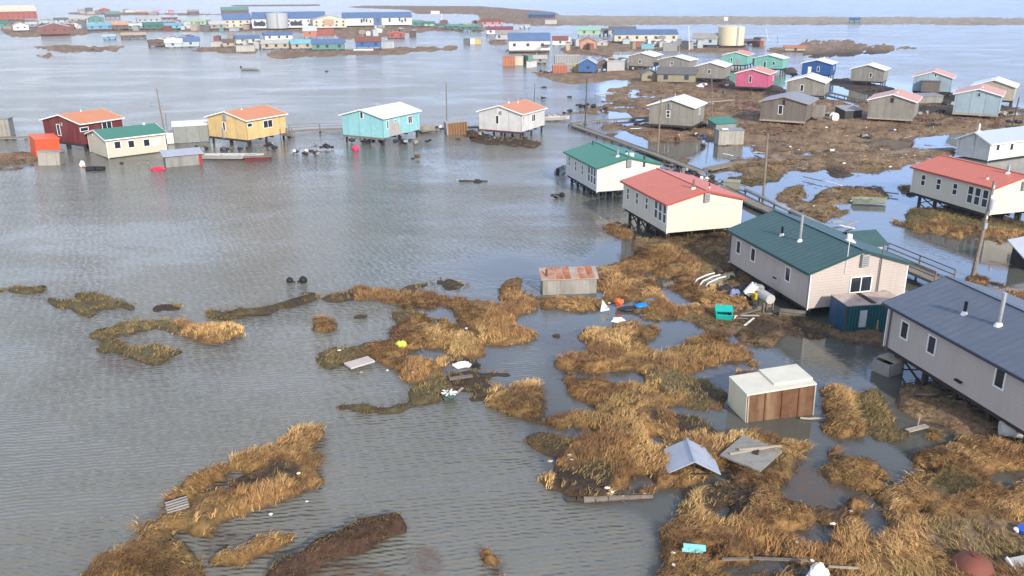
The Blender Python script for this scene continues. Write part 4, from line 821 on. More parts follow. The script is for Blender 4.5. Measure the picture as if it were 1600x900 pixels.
shed('open_shed','dark shed with a pale roof left of the orange roofed grey plywood house','shed',1319,189.5,14,3.6,3.2,1.9,plywood('dark',(.06,.06,.055),a=.4),mat('dull_roof',(.28,.30,.32),.6),slope=.5,over=.15)
shed('porch_shed','low grey plank shed under the pale blue house with the porch','shed',1434,164,10,5.8,3.,1.7,plywood('plank',(.3,.3,.29)),GROOF,slope=.3)
shed('boat_shed','slanted slate blue roofed shed corner at the right edge near the boardwalk','shed',1606,424,12,3.5,2.2,1.,DARKW,TIN,slope=.8,over=.4,tilt=(8,-6))
shed('storage_box','olive grey box at the end of the junk pile behind the coral roof','box',1131,295,-20,1.8,1.2,.9,mat('olive_box',(.25,.25,.18),.7),mat('olive_box_lid',(.33,.33,.25),.7))
# tanks
def tank(label,px,py,wpx,h,m,cat='tank',legs=False,name='storage_tank'):
    g=G(px,py); r=wpx*mpp(px,py)/2; t=thing(name,label,cat,g+Vector((0,r,0))); b=MB(); b.tube((0,0,.9),(0,0,.9+h),r,n=32); b.build('shell',m,t,smooth=False)
    MB().tube((0,0,.91+h),(0,0,.91+h+r*.1),r*.99,r*.2,n=32).build('tank_roof',m,t); MB().box(-r,r,-r*.9,r*.9,.4,.9).build('base',DARKW,t)
    q=MB()
    for k in range(8): a_=2*math.pi*k/8; q.bar((r*.85*math.cos(a_),r*.85*math.sin(a_),-.5),(r*.85*math.cos(a_),r*.85*math.sin(a_),.4),.3)
    q.build('support',DARKW,t); MB().box(r*.2,r*.35,-r-.1,-r+.02,.9,.9+h).build('ladder',GREYP,t); return t
tank('large cream cylindrical storage tank in the back on the right',1146,75,38,7.4,mat('cream_tank',(.66,.57,.40),.5,.05,stain=(.45,.38,.27),stain_amt=.3))
tank('silver grey cylindrical tank in front of the long blue roofed school',430,47,31,9.,mat('silver_tank',(.42,.44,.46),.5,.06))
# ---------------------------------------------------------------- the far village
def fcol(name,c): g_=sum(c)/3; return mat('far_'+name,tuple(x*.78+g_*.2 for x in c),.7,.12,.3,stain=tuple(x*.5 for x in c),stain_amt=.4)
FC={k:fcol(k,v) for k,v in dict(red=(.42,.09,.05),brick=(.24,.085,.06),cream=(.6,.56,.42),white=(.68,.68,.66),teal=(.10,.28,.24),mint=(.26,.52,.38),grey=(.30,.30,.29),dgrey=(.14,.14,.15),brown=(.16,.11,.08),blue=(.03,.13,.36),
 sky=(.12,.36,.58),pale=(.42,.50,.54),orange=(.52,.17,.07),pink=(.58,.26,.24),lime=(.36,.52,.30),green=(.05,.2,.14),maroon=(.26,.06,.07),navy=(.03,.07,.2),beige=(.45,.38,.27),yellow=(.6,.45,.12),olive=(.3,.27,.17),rblue=(.08,.17,.36),lgrey=(.46,.46,.44),peach=(.52,.29,.17),cyan=(.14,.45,.55)).items()}
# centre x, base y, width px, total height px, wall, roof, ridge ('s' seen along the side, 'g' gable towards us, 'f' flat box), label
FAR=[
(26,32,54,20,'red','cream','s','large brick red hall with a pale cream roof at the far left'),
(3,45,18,11,'teal','green','s','dull green house cut by the left edge below the brick red hall'),
(34,50,19,13,'white','lgrey','g','small white gabled house below the brick red hall'),
(50,44,14,8,'grey','pale','s','small grey house with a pale roof right of the white gabled house'),
(72,41,16,9,'pale','lgrey','g','pale grey house between the brick red hall and the dark brown house'),
(87,56,38,18,'brick','pale','g','dark brick brown house with a pale blue roof by the left shore'),
(124,36,28,9,'beige','lgrey','s','beige house with a grey roof in the far left row'),
(152,37,20,11,'teal','teal','g','teal gabled house in the far left row'),
(97,37,18,8,'pale','dgrey','s','pale house under a dark roof behind the dark brick house'),
(140,21.5,10,9,'dgrey','dgrey','f','dark square box building alone near the horizon'),
(126,20,9,5,'grey','grey','f','small grey box left of the dark square box building'),
(164,20.5,15,7,'red','orange','g','small red house near the horizon'),
(177,29,20,10,'brown','teal','s','brown house with a teal roof behind the far left row'),
(202,21,11,5,'cream','white','g','tiny cream hut near the horizon right of the red house'),
(221,22,18,5,'orange','cream','s','low orange building near the horizon'),
(244,21,8,5,'pink','pink','f','tiny pink hut near the horizon, the left of two'),
(268,22,8,6,'pink','orange','g','tiny pink hut near the horizon, the right of two'),
(302,23,17,7,'brown','grey','s','brown low house near the horizon left of the teal roofed hall'),
(368,24,40,12,'brown','teal','s','large brown hall with a teal roof near the horizon'),
(158,48,35,10,'sky','cyan','s','long bright sky blue house in the far left row'),
(189,48,22,13,'brown','peach','s','brown pink house right of the long sky blue house'),
(214,47,28,9,'cyan','white','s','cyan house with a white roof right of the brown pink house'),
(241,47,26,11,'green','green','s','dark green house in the middle of the far left row'),
(257,46,8,11,'blue','blue','f','narrow royal blue box attached after the dark green house'),
(271,47,24,10,'cyan','sky','s','cyan house with sky blue roof right of the dark green house'),
(304,41,34,10,'lime','lime','s','long lime green house in the far left row'),
(232,36,30,8,'pale','lgrey','s','pale house behind the cyan house with the white roof'),
(265,34,22,6,'grey','brick','s','grey house with a brick roof behind the cyan houses'),
(341,47,24,13,'grey','lgrey','s','grey house between the lime green house and the tall cream building'),
(372,46,40,23,'cream','rblue','s','tall cream two-storey building with a blue roof left of the school'),
(171,62,17,7,'sky','pale','s','small sky blue shed standing in the water at the left'),
(210,61,34,9,'brown','beige','s','brown plank sheds in the water right of the sky blue shed'),
(247,73,24,10,'brown','brown','s','brown shack on the long grass bar'),
(272,75,24,13,'pale','white','s','pale shed with a white roof on the grass bar'),
(297,74,27,15,'pale','rblue','s','pale blue house with a darker roof on the grass bar'),
(340,73,20,8,'lgrey','grey','f','light grey box on the grass bar'),
(357,74,16,12,'beige','brown','s','tan shack left of the cream house on the grass bar'),
(388,69,36,13,'cream','rblue','s','cream house with a blue roof on the grass bar'),
(384,81,28,10,'lgrey','grey','f','grey plank box in front of the cream house on the grass bar'),
(436,63,42,12,'white','rblue','s','white house with a blue hipped roof behind the beige house'),
(432,77,44,14,'beige','lgrey','s','beige house with a grey roof on the grass bar'),
(472,77,32,14,'beige','cyan','s','beige house with a pale cyan roof on the grass bar'),
(513,79,50,17,'teal','rblue','s','green house with a bright blue roof on the grass bar'),
(535,76,10,12,'cream','grey','f','cream box at the right end of the green house'),
(576,78,40,20,'blue','brick','s','royal blue house with a rusty red roof on the grass bar'),
(606,76,20,12,'pale','grey','f','pale shed right of the royal blue house'),
(452,46,110,26,'white','rblue','s','long school building with a blue roof and round windows'),
(516,46,52,22,'cream','lgrey','g','cream gabled hall with an orange mural panel beside the school'),
(591,42,108,22,'white','rblue','s','largest school wing with a big blue roof and white end walls'),
(485,60,20,18,'orange','pale','s','orange timber frame shed in front of the cream gabled hall'),
(508,54,27,9,'red','brick','f','row of rusty red containers below the cream gabled hall'),
(593,47,15,7,'white','lgrey','s','small white hut in front of the largest school wing'),
(652,43,16,11,'teal','teal','s','teal house right of the largest school wing'),
(671,43,17,9,'mint','green','s','mint house right of the teal house'),
(690,45,22,8,'teal','dgrey','s','grey green house behind the long dark green sheds'),
(708,47,22,9,'green','teal','s','long teal shed in the far middle'),
(735,49,33,10,'green','teal','s','long dark green shed in the far middle'),
(769,42,33,12,'pink','brick','s','pink house with a brick roof right of the dark green shed'),
(781,56,42,14,'white','maroon','s','white house under a long maroon roof'),
(795,63,42,15,'lgrey','grey','s','light grey house with a grey roof in front of the maroon roof'),
(620,60,26,10,'red','orange','g','red orange tent-like shed in the middle of the far water'),
(729,69,10,9,'dgrey','dgrey','f','black cube container beside the white and yellow ones'),
(738.5,69,8,9,'white','white','f','white cube container between the black and the yellow one'),
(747,69,9,9,'yellow','yellow','f','yellow cube container beside the white one'),
(827,83,66,31,'white','rblue','s','big white two-storey building with a blue roof above the water'),
(875,72,24,15,'white','brick','s','white shed with a brick roof right of the big white building'),
(919,78,26,19,'peach','orange','g','peach coloured house with an orange roof'),
(902,71,14,9,'brown','dgrey','s','small brown shed left of the peach house'),
(941,73,17,10,'lgrey','lgrey','g','light grey hut right of the peach house'),
(920,57,36,14,'lime','mint','s','pale lime house with a mint roof in the back'),
(944,56,14,11,'grey','dgrey','s','grey house right of the pale lime house'),
(971,57,42,15,'lgrey','dgrey','s','grey house behind the long blue roofed building'),
(1009,68,100,21,'cream','rblue','s','long cream building with a blue roof in the back on the right'),
(1030,69,36,8,'white','white','f','long white container in front of the long cream building'),
(1000,73,11,8,'red','red','f','small red container in front of the long cream building'),
(1012,77,20,8,'cyan','cyan','f','bright cyan container in front of the long cream building'),
(1047,80,22,13,'grey','grey','f','grey wooden box right of the cyan container'),
(1101,74,38,21,'pale','grey','s','pale building with a grey roof left of the cream tank'),
(795,103,20,15,'orange','orange','f','orange ribbed container standing in the water'),
(811,102,13,14,'cream','cream','f','cream end of a container beside the orange one in the water'),
(844,100,21,13,'grey','lgrey','s','grey hut standing in the water right of the cream container'),
(886,99,40,13,'grey','lgrey','f','long grey ribbed container behind the red shed'),
(875,115,23,14,'red','peach','f','red plank shed on stilts at the water edge'),
(890,113,11,13,'grey','lgrey','f','grey narrow box between the red shed and the yellow box'),
(900,113,8,14,'yellow','yellow','f','pale yellow box right of the red shed'),
(917,115,27,24,'blue','pale','g','royal blue gabled hut at the water edge'),
(942,110,20,18,'brown','grey','g','brown gabled shed behind the royal blue hut'),
(962,111,28,16,'lgrey','lgrey','f','light grey box house right of the royal blue hut'),
(976,100,34,13,'pale','pale','s','pale house behind the light grey box house'),
(1015,129,26,20,'olive','dgrey','g','smaller olive shed with a dark roof, left of its bigger twin'),
(1056,131,60,25,'olive','dgrey','s','larger olive building with a dark slate roof, right of its smaller twin'),
(846,29,42,9,'navy','rblue','s','dark blue building on the far marsh strip'),
(861,38,19,7,'lgrey','lgrey','f','light grey box in front of the dark blue far building'),
(1242,81,30,9,'beige','orange','s','low tan hut with an orange roof on the far right bar'),
(1335,36.5,15,8,'teal','blue','s','small dark teal hut alone on the far barrier strip'),
(1134,33,6,7,'white','orange','f','tiny white and orange marker hut on the far barrier strip'),
(680,22,14,5,'white','white','f','tiny white hut on the far marsh left of the thin mast'),
(1170,70,24,8,'brown','dgrey','s','brown low shed right of the cream tank'),
(820,45,16,6,'white','lgrey','s','tiny white hut behind the white house with the maroon roof'),
]
GW=mat('far_window',(.05,.06,.08),.3,.1)
for i,(cx,by,wp,hp,wc,rc,kd,lab) in enumerate(FAR):
    g=G(cx,by); m_=mpp(cx,by); Wd=wp*m_*.93; 
    Ht=hp*m_/max(.25,math.cos(math.atan2(H,g.y)))*.93; yaw=-math.atan2(g.x,g.y)+R(random.uniform(-5,10))
    D=min(max(Wd*.5,4.),14) if kd!='g' else min(Wd*1.2,10)
    big=Wd>14; z0=(1.1 if by<60 or Ht>5 else .5) if kd!='f' else .0
    if kd=='f': hw=Ht*.9; ris=0
    elif kd=='s':
        vis=D*math.sin(math.atan2(H,g.y)); hw=(Ht-z0)*(.58); ris=max(.4,(Ht-z0)-hw-vis*.35)
    else: hw=(Ht-z0)*.62; ris=(Ht-z0)*.34
    t=thing('container' if 'container' in lab else 'shed' if('shed' in lab or 'hut' in lab or 'box' in lab or 'shack' in lab) else 'house' if 'house' in lab else 'building',lab,'container' if 'container' in lab else 'building' if 'building' in lab or 'hall' in lab or 'school' in lab else 'hut' if 'hut' in lab else 'shed' if('shed' in lab or 'box' in lab or 'shack' in lab) else 'house',g,yaw,'far village buildings')
    wm,rm=FC[wc],FC[rc]; x0,x1=-Wd/2,Wd/2; b=MB(); za=z0-.05 if kd!='f' else -.4; zb=z0+hw
    if kd=='f': b.box(x0,x1,0,D,za,zb)
    elif kd=='s':
        P=[(x0,0,za),(x0,D,za),(x0,D,zb),(x0,D/2,zb+ris),(x0,0,zb)]; Q=[(x1,p[1],p[2]) for p in P]; b.poly(P); b.poly(Q)
        for k in(0,1,4): b.poly([P[k],P[(k+1)%5],Q[(k+1)%5],Q[k]])
    else:
        P=[(x0,0,za),(x1,0,za),(x1,0,zb),(0,0,zb+ris),(x0,0,zb)]; Q=[(p[0],D,p[2]) for p in P]; b.poly(P); b.poly(Q)
        for k in(0,1,4): b.poly([P[k],P[(k+1)%5],Q[(k+1)%5],Q[k]])
    b.build('wall',wm,t)
    r=MB(); o=.35
    if kd=='f': r.box(x0-.1,x1+.1,-.1,D+.1,zb+.02,zb+.14)
    elif kd=='s':
        k=ris/(D/2)
        for y0,y1 in((-o,D/2),(D+o,D/2)): r.box(0,1,0,1,0,.18,lambda p:Vector((x0-o+(x1-x0+2*o)*p.x,y0+(y1-y0)*p.y,zb-k*o+(ris+k*o)*p.y+.02+p.z)))
    else:
        k=ris/(Wd/2)
        for a0,a1 in((x0-o,0),(x1+o,0)): r.box(0,1,0,1,0,.18,lambda p:Vector((a0+(a1-a0)*p.x,-o+(D+2*o)*p.y,zb-k*o+(ris+k*o)*p.x+.02+p.z)))
    r.build('roof',rm,t)
    if kd!='f':
        nw=max(1,int(Wd/4)); ww=min(1.1,.06*Wd+.5); rowsz=[.55] if Ht<8 else [.3,.72]
        if 'largest school' in lab: nw=0
        if wp>13:
            for rz_ in rowsz:
                for k in range(nw):
                    xx=x0+(k+.5)*Wd/nw+random.uniform(-.1,.1)*Wd/nw
                    if 'round windows' in lab:
                        if wp*m_>40 and (xx<x0+.25*Wd or xx>x1): pass
                    zc=z0+hw*rz_; MB().box(xx-ww/2,xx+ww/2,-.08,.02,zc-ww*.5,zc+ww*.5).build('window',GW,t)
        if z0>.3:
            n_=max(2,int(Wd/4))
            for k in range(n_+1):
                xx=x0+.3+(Wd-.6)*k/n_
                for yy in(.3,D-.3): MB().box(xx-.15,xx+.15,yy-.15,yy+.15,-.6,za-.01).build('stilt',DARKW,t)
        if 10<wp<70 and i%2==0: xx=x0+Wd*.3; MB().tube((xx,D/2,zb+ris-.1),(xx,D/2,zb+ris+1.),.14,n=6).build('chimney',GALV,t)
    if 'ribbed' in lab or kd=='f' and wp>18:
        q=MB()
        for k in range(int(Wd/.9)+1): xx=min(x0+k*.9,x1-.12); q.box(xx,xx+.12,-.07,-.005,za+.4,zb)
        q.build('rib',rm if 'orange' not in lab else RUST,t)
    if 'largest school' in lab:
        s_=Wd/108.
        MB().box(x0+47*s_-.0,x0+60*s_,-.12,-.02,za,zb).build('blue_panel',FC['rblue'],t)
        for xx,ww,zz,hh_ in((27,3,.5,2.2),(31,2.5,.6,2.),(35,2.5,.55,2.2),(41,2,.4,2.),(53,2,.5,2.5),(71,3,.55,2.4),(87,2.5,.6,2.),(91,2.5,.4,1.8),(96,3,.55,2.)): MB().box(x0+xx*s_,x0+(xx+ww)*s_,-.2,-.13,za+hw*zz-hh_/2+.6,za+hw*zz+hh_/2+.6).build('wall_mark',GW,t)
    if 'round windows' in lab:
        for k in (0,1,2,10,11,12): MB().tube((x0+Wd*(k+1)/20,-.1,z0+hw*.45),(x0+Wd*(k+1)/20,-.16,z0+hw*.45),1.5,n=14).build('round_window',GW,t)
    if 'mural' in lab: MB().box(-Wd*.18,Wd*.12,-.14,-.03,z0+hw*.3,z0+hw*1.05).build('mural_panel',FC['peach'],t)
    if 'two-storey building with a blue roof above' in lab:
        q=MB()
        for k in range(10): q.box(x1-5.5+k*.32,x1-5.2+k*.32,-2.2,-1.2,.4+k*.3,.5+k*.3)
        q.bar((x1-5.5,-2.2,1.3),(x1-2.3,-2.2,4.2),.1); q.bar((x1-5.5,-1.2,.3),(x1-2.3,-1.2,3.2),.15); q.box(x1-2.4,x1+.5,-2.2,-.1,3.1,3.25); q.build('stair',TIMBER,t); MB().box(x0-2,x0+14,-2.,-.1,.6,.75).build('deck',TIMBER,t)

rf=random.Random(3); keys=['grey','lgrey','brown','beige','pale','olive','dgrey','white','teal','brick']
for (xa,xb,ya,yb,n_) in((0,400,38,50,40),(640,765,38,46,10),(235,420,64,77,16),(60,140,42,46,5),(120,320,18,23,10),(1040,1220,66,78,10),(880,1060,66,80,10),(540,640,50,58,7),(820,1000,96,112,8)):
    for k in range(n_):
        cx,by=rf.uniform(xa,xb),rf.uniform(ya,yb); g=G(cx,by); m_=mpp(cx,by); W_=rf.uniform(5,11)*m_; h_=rf.uniform(2.,3.2); D_=rf.uniform(3,6)
        t=thing('shed','small weathered shed or shack among the crowded far village buildings','shed',g,rf.uniform(-.4,.4),'small far village sheds'); b=MB(); P=[(0,-.4),(W_,-.4),(W_,h_),(W_/2,h_+W_*.12),(0,h_)]; b.poly([(x_,0,z_) for x_,z_ in P]); b.poly([(x_,D_,z_) for x_,z_ in P][::-1])
        for i in(0,1,4): j=(i+1)%5; b.poly([(P[i][0],0,P[i][1]),(P[j][0],0,P[j][1]),(P[j][0],D_,P[j][1]),(P[i][0],D_,P[i][1])])
        b.build('wall',FC[rf.choice(keys)],t); r=MB()
        for x0_ in(-.2,W_+.2): r.box(0,1,0,1,0,.12,lambda p:Vector((x0_+(W_/2-x0_)*p.x,-.2+(D_+.4)*p.y,h_+W_*.12*p.x+.02+p.z)))
        r.build('roof',FC[rf.choice(keys)],t)
for cx,by,hh in((60,46,9),(185,50,9),(225,49,8),(310,45,9),(330,47,8),(405,46,10),(575,47,9),(663,45,8),(700,47,8),(718,48,9),(765,55,9),(855,72,9),(895,70,8),(1090,73,9),(1215,66,7),(1235,80,7)):
    pole('thin distant pole among the far village buildings',cx,by-hh*24/ max(24,mpp(cx,by)*0+24)-4,cx,by,.13,grp='distant thin poles')
# ---------------------------------------------------------------- drift and junk
def loc(px,py,z=0.): g=G(px,py,z); return g
def T(name,label,cat,px,py,z=0.,yaw=0,rx=0,ry=0,grp=None): return thing(name,label,cat,loc(px,py,z),R(yaw),grp,R(rx),R(ry))
PAINT=lambda n,c,r=.5: mat('paint_'+n,c,r,.08,1.2)
def plank(label,px0,py0,px1,py1,w=.2,h=.08,z=.05,m=PALEW,name='plank',cat='plank',grp=None):
    a,b=G(px0,py0,z),G(px1,py1,z); c=(a+b)/2; o=MB().bar(a-c,b-c,w,h).build(name,m); o.location=c; tag(o,label,cat,grp); return o
def log(label,px0,py0,px1,py1,r=.15,z=.05,m=DARKW,name='log'):
    a,b=G(px0,py0,z),G(px1,py1,z); c=(a+b)/2; d=b-a; q=MB(); n=6; pts=[a-c+d*(k/n)+Vector((random.uniform(-.06,.06),random.uniform(-.06,.06),random.uniform(-.03,.05)))*(0 if k in(0,n) else 1) for k in range(n+1)]
    for k in range(n): q.tube(pts[k],pts[k+1],r*(1-.4*k/n),r*(1-.4*(k+1)/n),8,caps=k in(0,n-1))
    o=q.build(name,m); o.location=c; tag(o,label,'log'); return o
# under the dark teal roofed house
t=T('fuel_tank','white drum-shaped fuel tank on a timber stand beneath the pinkish house','fuel tank',1201,490,.1,14)
MB().tube((0,-.1,1.2),(0,1.2,1.2),.38,n=20).build('drum',mat('tank_white',(.5,.5,.48),.6,.1,stain=(.2,.1,.05)),t)
for x_ in(-.4,.4): MB().box(x_-.05,x_+.05,.1,.25,-.3,.9).build('leg',TIMBER,t); MB().box(x_-.05,x_+.05,.95,1.1,-.3,.9).build('leg',TIMBER,t)
MB().box(-1.2,1.2,-.3,-.1,-.05,.15).build('skid',TIMBER,t); MB().box(-1.2,1.2,1.3,1.5,-.05,.15).build('skid',TIMBER,t)
t=T('propane_cylinder','white gas cylinder leaning in the junk under the house','gas cylinder',1171,464,.4,20,0,0); MB().tube((-.3,0,.3),(.25,-.3,1.1),.36,n=16).build('cylinder',WHITE,t); MB().tube((.25,-.3,1.1),(.33,-.33,1.22),.15,n=10).build('valve_collar',GREYP,t)
t=T('fish_tote','bright turquoise plastic tote tipped in the grass','tote',1118,504,.1,-6,22,0)
b=MB()
for q in((0,1.2,0,.06),(0,1.2,.94,1.),(0,.06,.06,.94),(1.14,1.2,.06,.94)): b.box(*q,.05,.75)
b.box(0.06,1.14,.06,.94,.05,.12); b.build('tub',PAINT('turquoise',(.01,.42,.36)),t); MB().box(-.06,1.26,.35,1.08,.76,.84).build('lid',PAINT('turquoise',(.01,.42,.36)),t); MB().bar((1.26,.0,.2),(1.5,.3,.55),.07).build('handle',WHITE,t)
t=T('boat_trailer','low metal sled frame with pale curved rails beside the pinkish house','sled',1100,452,.2,38)
MB().box(0,2.4,0,1.1,0,.18).build('bed',GREYP,t)
for y_ in(-.05,.55,1.15): q=MB(); P=[(0,y_,.1),(.5,y_,.5),(1.8,y_,.62),(2.7,y_,.58)]; [q.bar(P[k],P[k+1],.09) for k in range(3)]; q.build('rail',FOAM,t)
t=T('junk_pile','dark heap of tarps, bags and scrap under the pinkish house','junk',1166,468,.1,10)
b=MB(); [b.blob((random.uniform(-1.3,2.2),random.uniform(-.6,1.6),random.uniform(.15,.8)),random.uniform(.3,.6),1.2,1,.7,8,5,.25) for _ in range(15)]; b.build('tarp_heap',mat('dark_tarp',(.035,.035,.045),.5,.3),t)
MB().blob((-1.2,-.3,.5),.5,1,.5,1.2,8,6,.15).build('blue_bag',PAINT('dullblue',(.15,.2,.36)),t); MB().box(.1,.5,-.9,-.6,.3,.8).build('yellow_jug',PAINT('yellow',(.55,.42,.03)),t); MB().blob((.9,-.2,.95),.45,1,1,.8,8,6,.2).build('grey_bag',GREYP,t)
t=T('lumber_stack','scattered dark lumber crossing each other beside the turquoise tote','lumber',1155,497,.2,0)
for k in range(9): a_=random.uniform(-.9,.9); x_=random.uniform(-1.3,1.3); y_=random.uniform(-.9,1.2); MB().bar((x_-1.2*math.cos(a_),y_-1.2*math.sin(a_),.05+.05*k),(x_+1.2*math.cos(a_),y_+1.2*math.sin(a_),.1+.05*k),.14,.07).build('board',TIMBER if k%3 else PALEW,t)
t=T('pallet_stack','dark timber blocks stacked under the corner of the pinkish house','timber',1236,500,.0,-20)
for k in range(4): MB().box(-.9,1.,-.2+k*.03,.15+k*.03,.02+k*.2,.18+k*.2).build('block',TIMBER,t)
plank('white bent plank lying right of the turquoise tote',1163,509,1178,497,.13,.08,.35,FOAM)
t=T('rusty_bin','small rust-brown tub beside the turquoise tote','tub',1147,497,.2); MB().tube((0,0,0),(0,0,.4),.4,.45,12).build('tub',RUST,t)
# middle debris
t=T('kayak','bright blue plastic sled lying in the grass','sled',1003,479,.25,28)
b=MB(); b.blob((0,0,.1),.5,1.3,.75,.4,14,6); b.build('hull',PAINT('brightblue',(.01,.22,.62)),t,smooth=True); MB().blob((1.3,.5,.15),.45,1.3,.7,.3,12,6,.05).build('tarp',PAINT('blue2',(.01,.26,.6)),t)
t=T('orange_bag','bright orange bag caught in the debris beside the blue sled','bag',968,478,.15); MB().blob((0,0,.3),.32,1,.9,1,8,6,.25).build('bag',PAINT('orange',(.8,.13,.03)),t)
t=T('dark_tarp','black tarp lying in the water between the orange bag and the blue sled','tarp',985,483,.08,12); MB().blob((0,0,.05),.9,1.2,.5,.18,12,6,.2).build('sheet',mat('dark_tarp',(.035,.035,.045),.5,.3),t)
t=T('foam_board','white triangular foam piece standing by the orange bag','foam board',945,487,.1); MB().poly([(-.35,0,0),(.4,.1,.1),(-.2,.05,.95)]).poly([(-.35,.08,0),(-.2,.12,.95),(.4,.18,.1)]).build('foam_sheet',FOAM,t,recalc=False)
t=T('foam_board','white crumpled foam piece floating below the orange bag','foam board',966,501,.05); MB().blob((0,0,.05),.45,1.2,.8,.4,7,5,.3).build('foam_sheet',FOAM,t)
plank('grey plank floating right of the crumpled white foam',1000,492,1012,495,.25,.1,.1,TIMBER)
plank('pale bare board on the left marsh tongue near the yellow-green float',543,572,580,561,1.,.12,.28,mat('pinkish_board',(.5,.45,.42),.7,.1),'board','board')
t=T('float_buoy','yellow-green round net float on the marsh','float',627,541,.3); MB().blob((0,0,.15),.38,1.1,1,.75,14,8,.03).build('ball',PAINT('limeyellow',(.55,.62,.08)),t,smooth=True); MB().tube((0,0,.4),(0,0,.55),.07,.05,8).build('eyelet',BLACK,t)
t=T('plastic_heap','white crumpled plastic heap in the channel','plastic',723,572,.02); MB().blob((0,0,.1),.5,1.3,.8,.4,9,6,.3).build('film',FOAM,t); MB().blob((.9,-.1,.08),.3,1,.8,.5,8,5,.2).build('dark_bag',BLACK,t)
t=T('net_bundle','dark bundle with white cords at the mud bank end','net',702,622,.1); MB().blob((0,0,.15),.42,1.2,.8,.7,9,6,.25).build('bundle',mat('net_green',(.06,.1,.08),.8),t)
for k in range(5): a_=k*1.25; MB().bar((-.5*math.cos(a_),-.4*math.sin(a_),.35),(.5*math.cos(a_),.4*math.sin(a_),.42),.07).build('cord',FOAM,t)
plank('grey weathered plank on the black mud bank',702,592,738,587,.3,.1,.35,TIMBER)
plank('short pale plank on the mud bank near the dark net bundle',712,615,723,606,.14,.07,.4)
log('long dark log floating off the left marsh ridge',336,497,424,491,.13)
log('straight dark log along the foot of the big marsh island',912,781,1020,776,.17,.1,TIMBER)
log('second dark log touching the end of the straight log',884,780,932,782,.16,.08,DARKW)
log('thin pole floating out from the tipped white container',1250,653,1322,657,.07,.1,PALEW)
plank('long thin plank lying in the mud at the bottom right',1176,872,1270,876,.14,.07,.4,TIMBER)
plank('short end of plank left of the long thin plank in the mud',1128,874,1170,873,.14,.07,.4,TIMBER)
plank('pale plank crossing the golden grass at the very bottom',1295,885,1342,888,.1,.06,.55)
log('dark drift log between the open water and the silver right island',717,283,762,283,.14)
t=T('pallet','dark wooden pallet with pale slats on the lower left island','pallet',262,804,.5,28,14,0)
for k in range(5): MB().bar((0,.17*k,.1),(1.,.17*k+.06,.1),.08,.04).build('slat',PALEW if k%2 else GALV,t)
for x_ in(.1,.9): MB().bar((x_,0,.03),(x_,.75,.03),.08,.08).build('runner',DARKW,t)
t=T('turquoise_sheet','bright turquoise flat panel lying on the golden grass','panel',1066,862,.62,-4,4,3)
b=MB(); O=[(0,0),(.9,0),(.93,.12),(1.05,.14),(1.08,.5),(.1,.52),(.08,.2),(0,.18)]; b.poly([(x_,y_,.05) for x_,y_ in O]); b.poly([(x_,y_,0) for x_,y_ in O][::-1]); [b.poly([(O[i][0],O[i][1],0),(O[(i+1)%8][0],O[(i+1)%8][1],0),(O[(i+1)%8][0],O[(i+1)%8][1],.05),(O[i][0],O[i][1],.05)]) for i in range(8)]; b.build('panel',PAINT('lightturq',(.28,.68,.66)),t)
t=T('plastic_bag','white crumpled plastic bag at the bottom edge','bag',1277,905,.4); b=MB(); b.blob((0,0,.25),.5,.9,.5,1.,10,7,.22); b.build('bag',FOAM,t)
t=T('rusty_tank','rust brown round tank end at the bottom right','tank',1527,908,.1,8); MB().blob((0,.4,.35),.85,1.,1.,.75,20,12,.015).build('shell',mat('rust_smooth',(.22,.075,.05),.7,.15,1,stain=(.1,.05,.03)),t,smooth=True); MB().tube((0,.4,.92),(0,.4,1.06),.14,n=10).build('bung',RUST,t)
t=T('panel_frame','white framed panel corner at the bottom right edge','panel',1590,897,.5,15,25); MB().box(0,1.5,-.5,.7,0,.07).build('board',GREYP,t); MB().box(-.08,0,-.55,.75,-.02,.12).build('frame',WHITE,t)
t=T('blue_tub','bright blue and white plastic tub in the brown grass','tub',1597,832,.45,0,12); MB().tube((0,0,0),(0,0,.28),.22,.26,14).build('tub',PAINT('tubblue',(.02,.1,.55)),t); MB().tube((-.24,0,.08),(-.36,0,.25),.09,.1,10).build('lid',WHITE,t)
t=T('fuel_drum','white cylindrical fuel drum lying under the slate roofed house','fuel drum',1560,680,.35,-18); MB().tube((0,0,.45),(1.3,0,.45),.42,n=18).build('drum',mat('tank_white',(.5,.5,.48),.6,.1,stain=(.2,.1,.05)),t)
for x_ in(.25,1.05): MB().box(x_-.08,x_+.08,-.4,.4,-.35,.06).build('cradle',DARKW,t)
t=T('green_drum','dark green barrel beside the white fuel drum','barrel',1596,682,.3,-18); MB().tube((0,0,.4),(1.,0,.4),.38,n=16).build('barrel',PAINT('dkgreen',(.02,.09,.07)),t); MB().tube((1.,0,.4),(1.03,0,.4),.3,n=16).build('end_cap',BLACK,t)
t=T('lumber_tangle','grey broken beams and posts jumbled under the slate roofed house','lumber',1500,640,.1,-28)
for k in range(16): x_=random.uniform(-2.2,2.6); y_=random.uniform(-.2,1.6); a_=random.uniform(-.5,.5); l__=random.uniform(.8,1.9); MB().bar((x_-l__*math.cos(a_),y_-l__*math.sin(a_),random.uniform(0,.5)),(x_+l__*math.cos(a_),y_+l__*math.sin(a_),random.uniform(.1,.9)),.13,.1).build('beam',TIMBER if k%2 else DARKW,t)
t=T('drift_board','pale twisted board with a stake in the mud by the slate roofed house','board',1421,676,.15,22); MB().box(0,1.5,0,.35,0,.07).build('board',PALEW,t); MB().bar((.9,.3,0),(1.,.35,.6),.06).build('stake',PALEW,t)
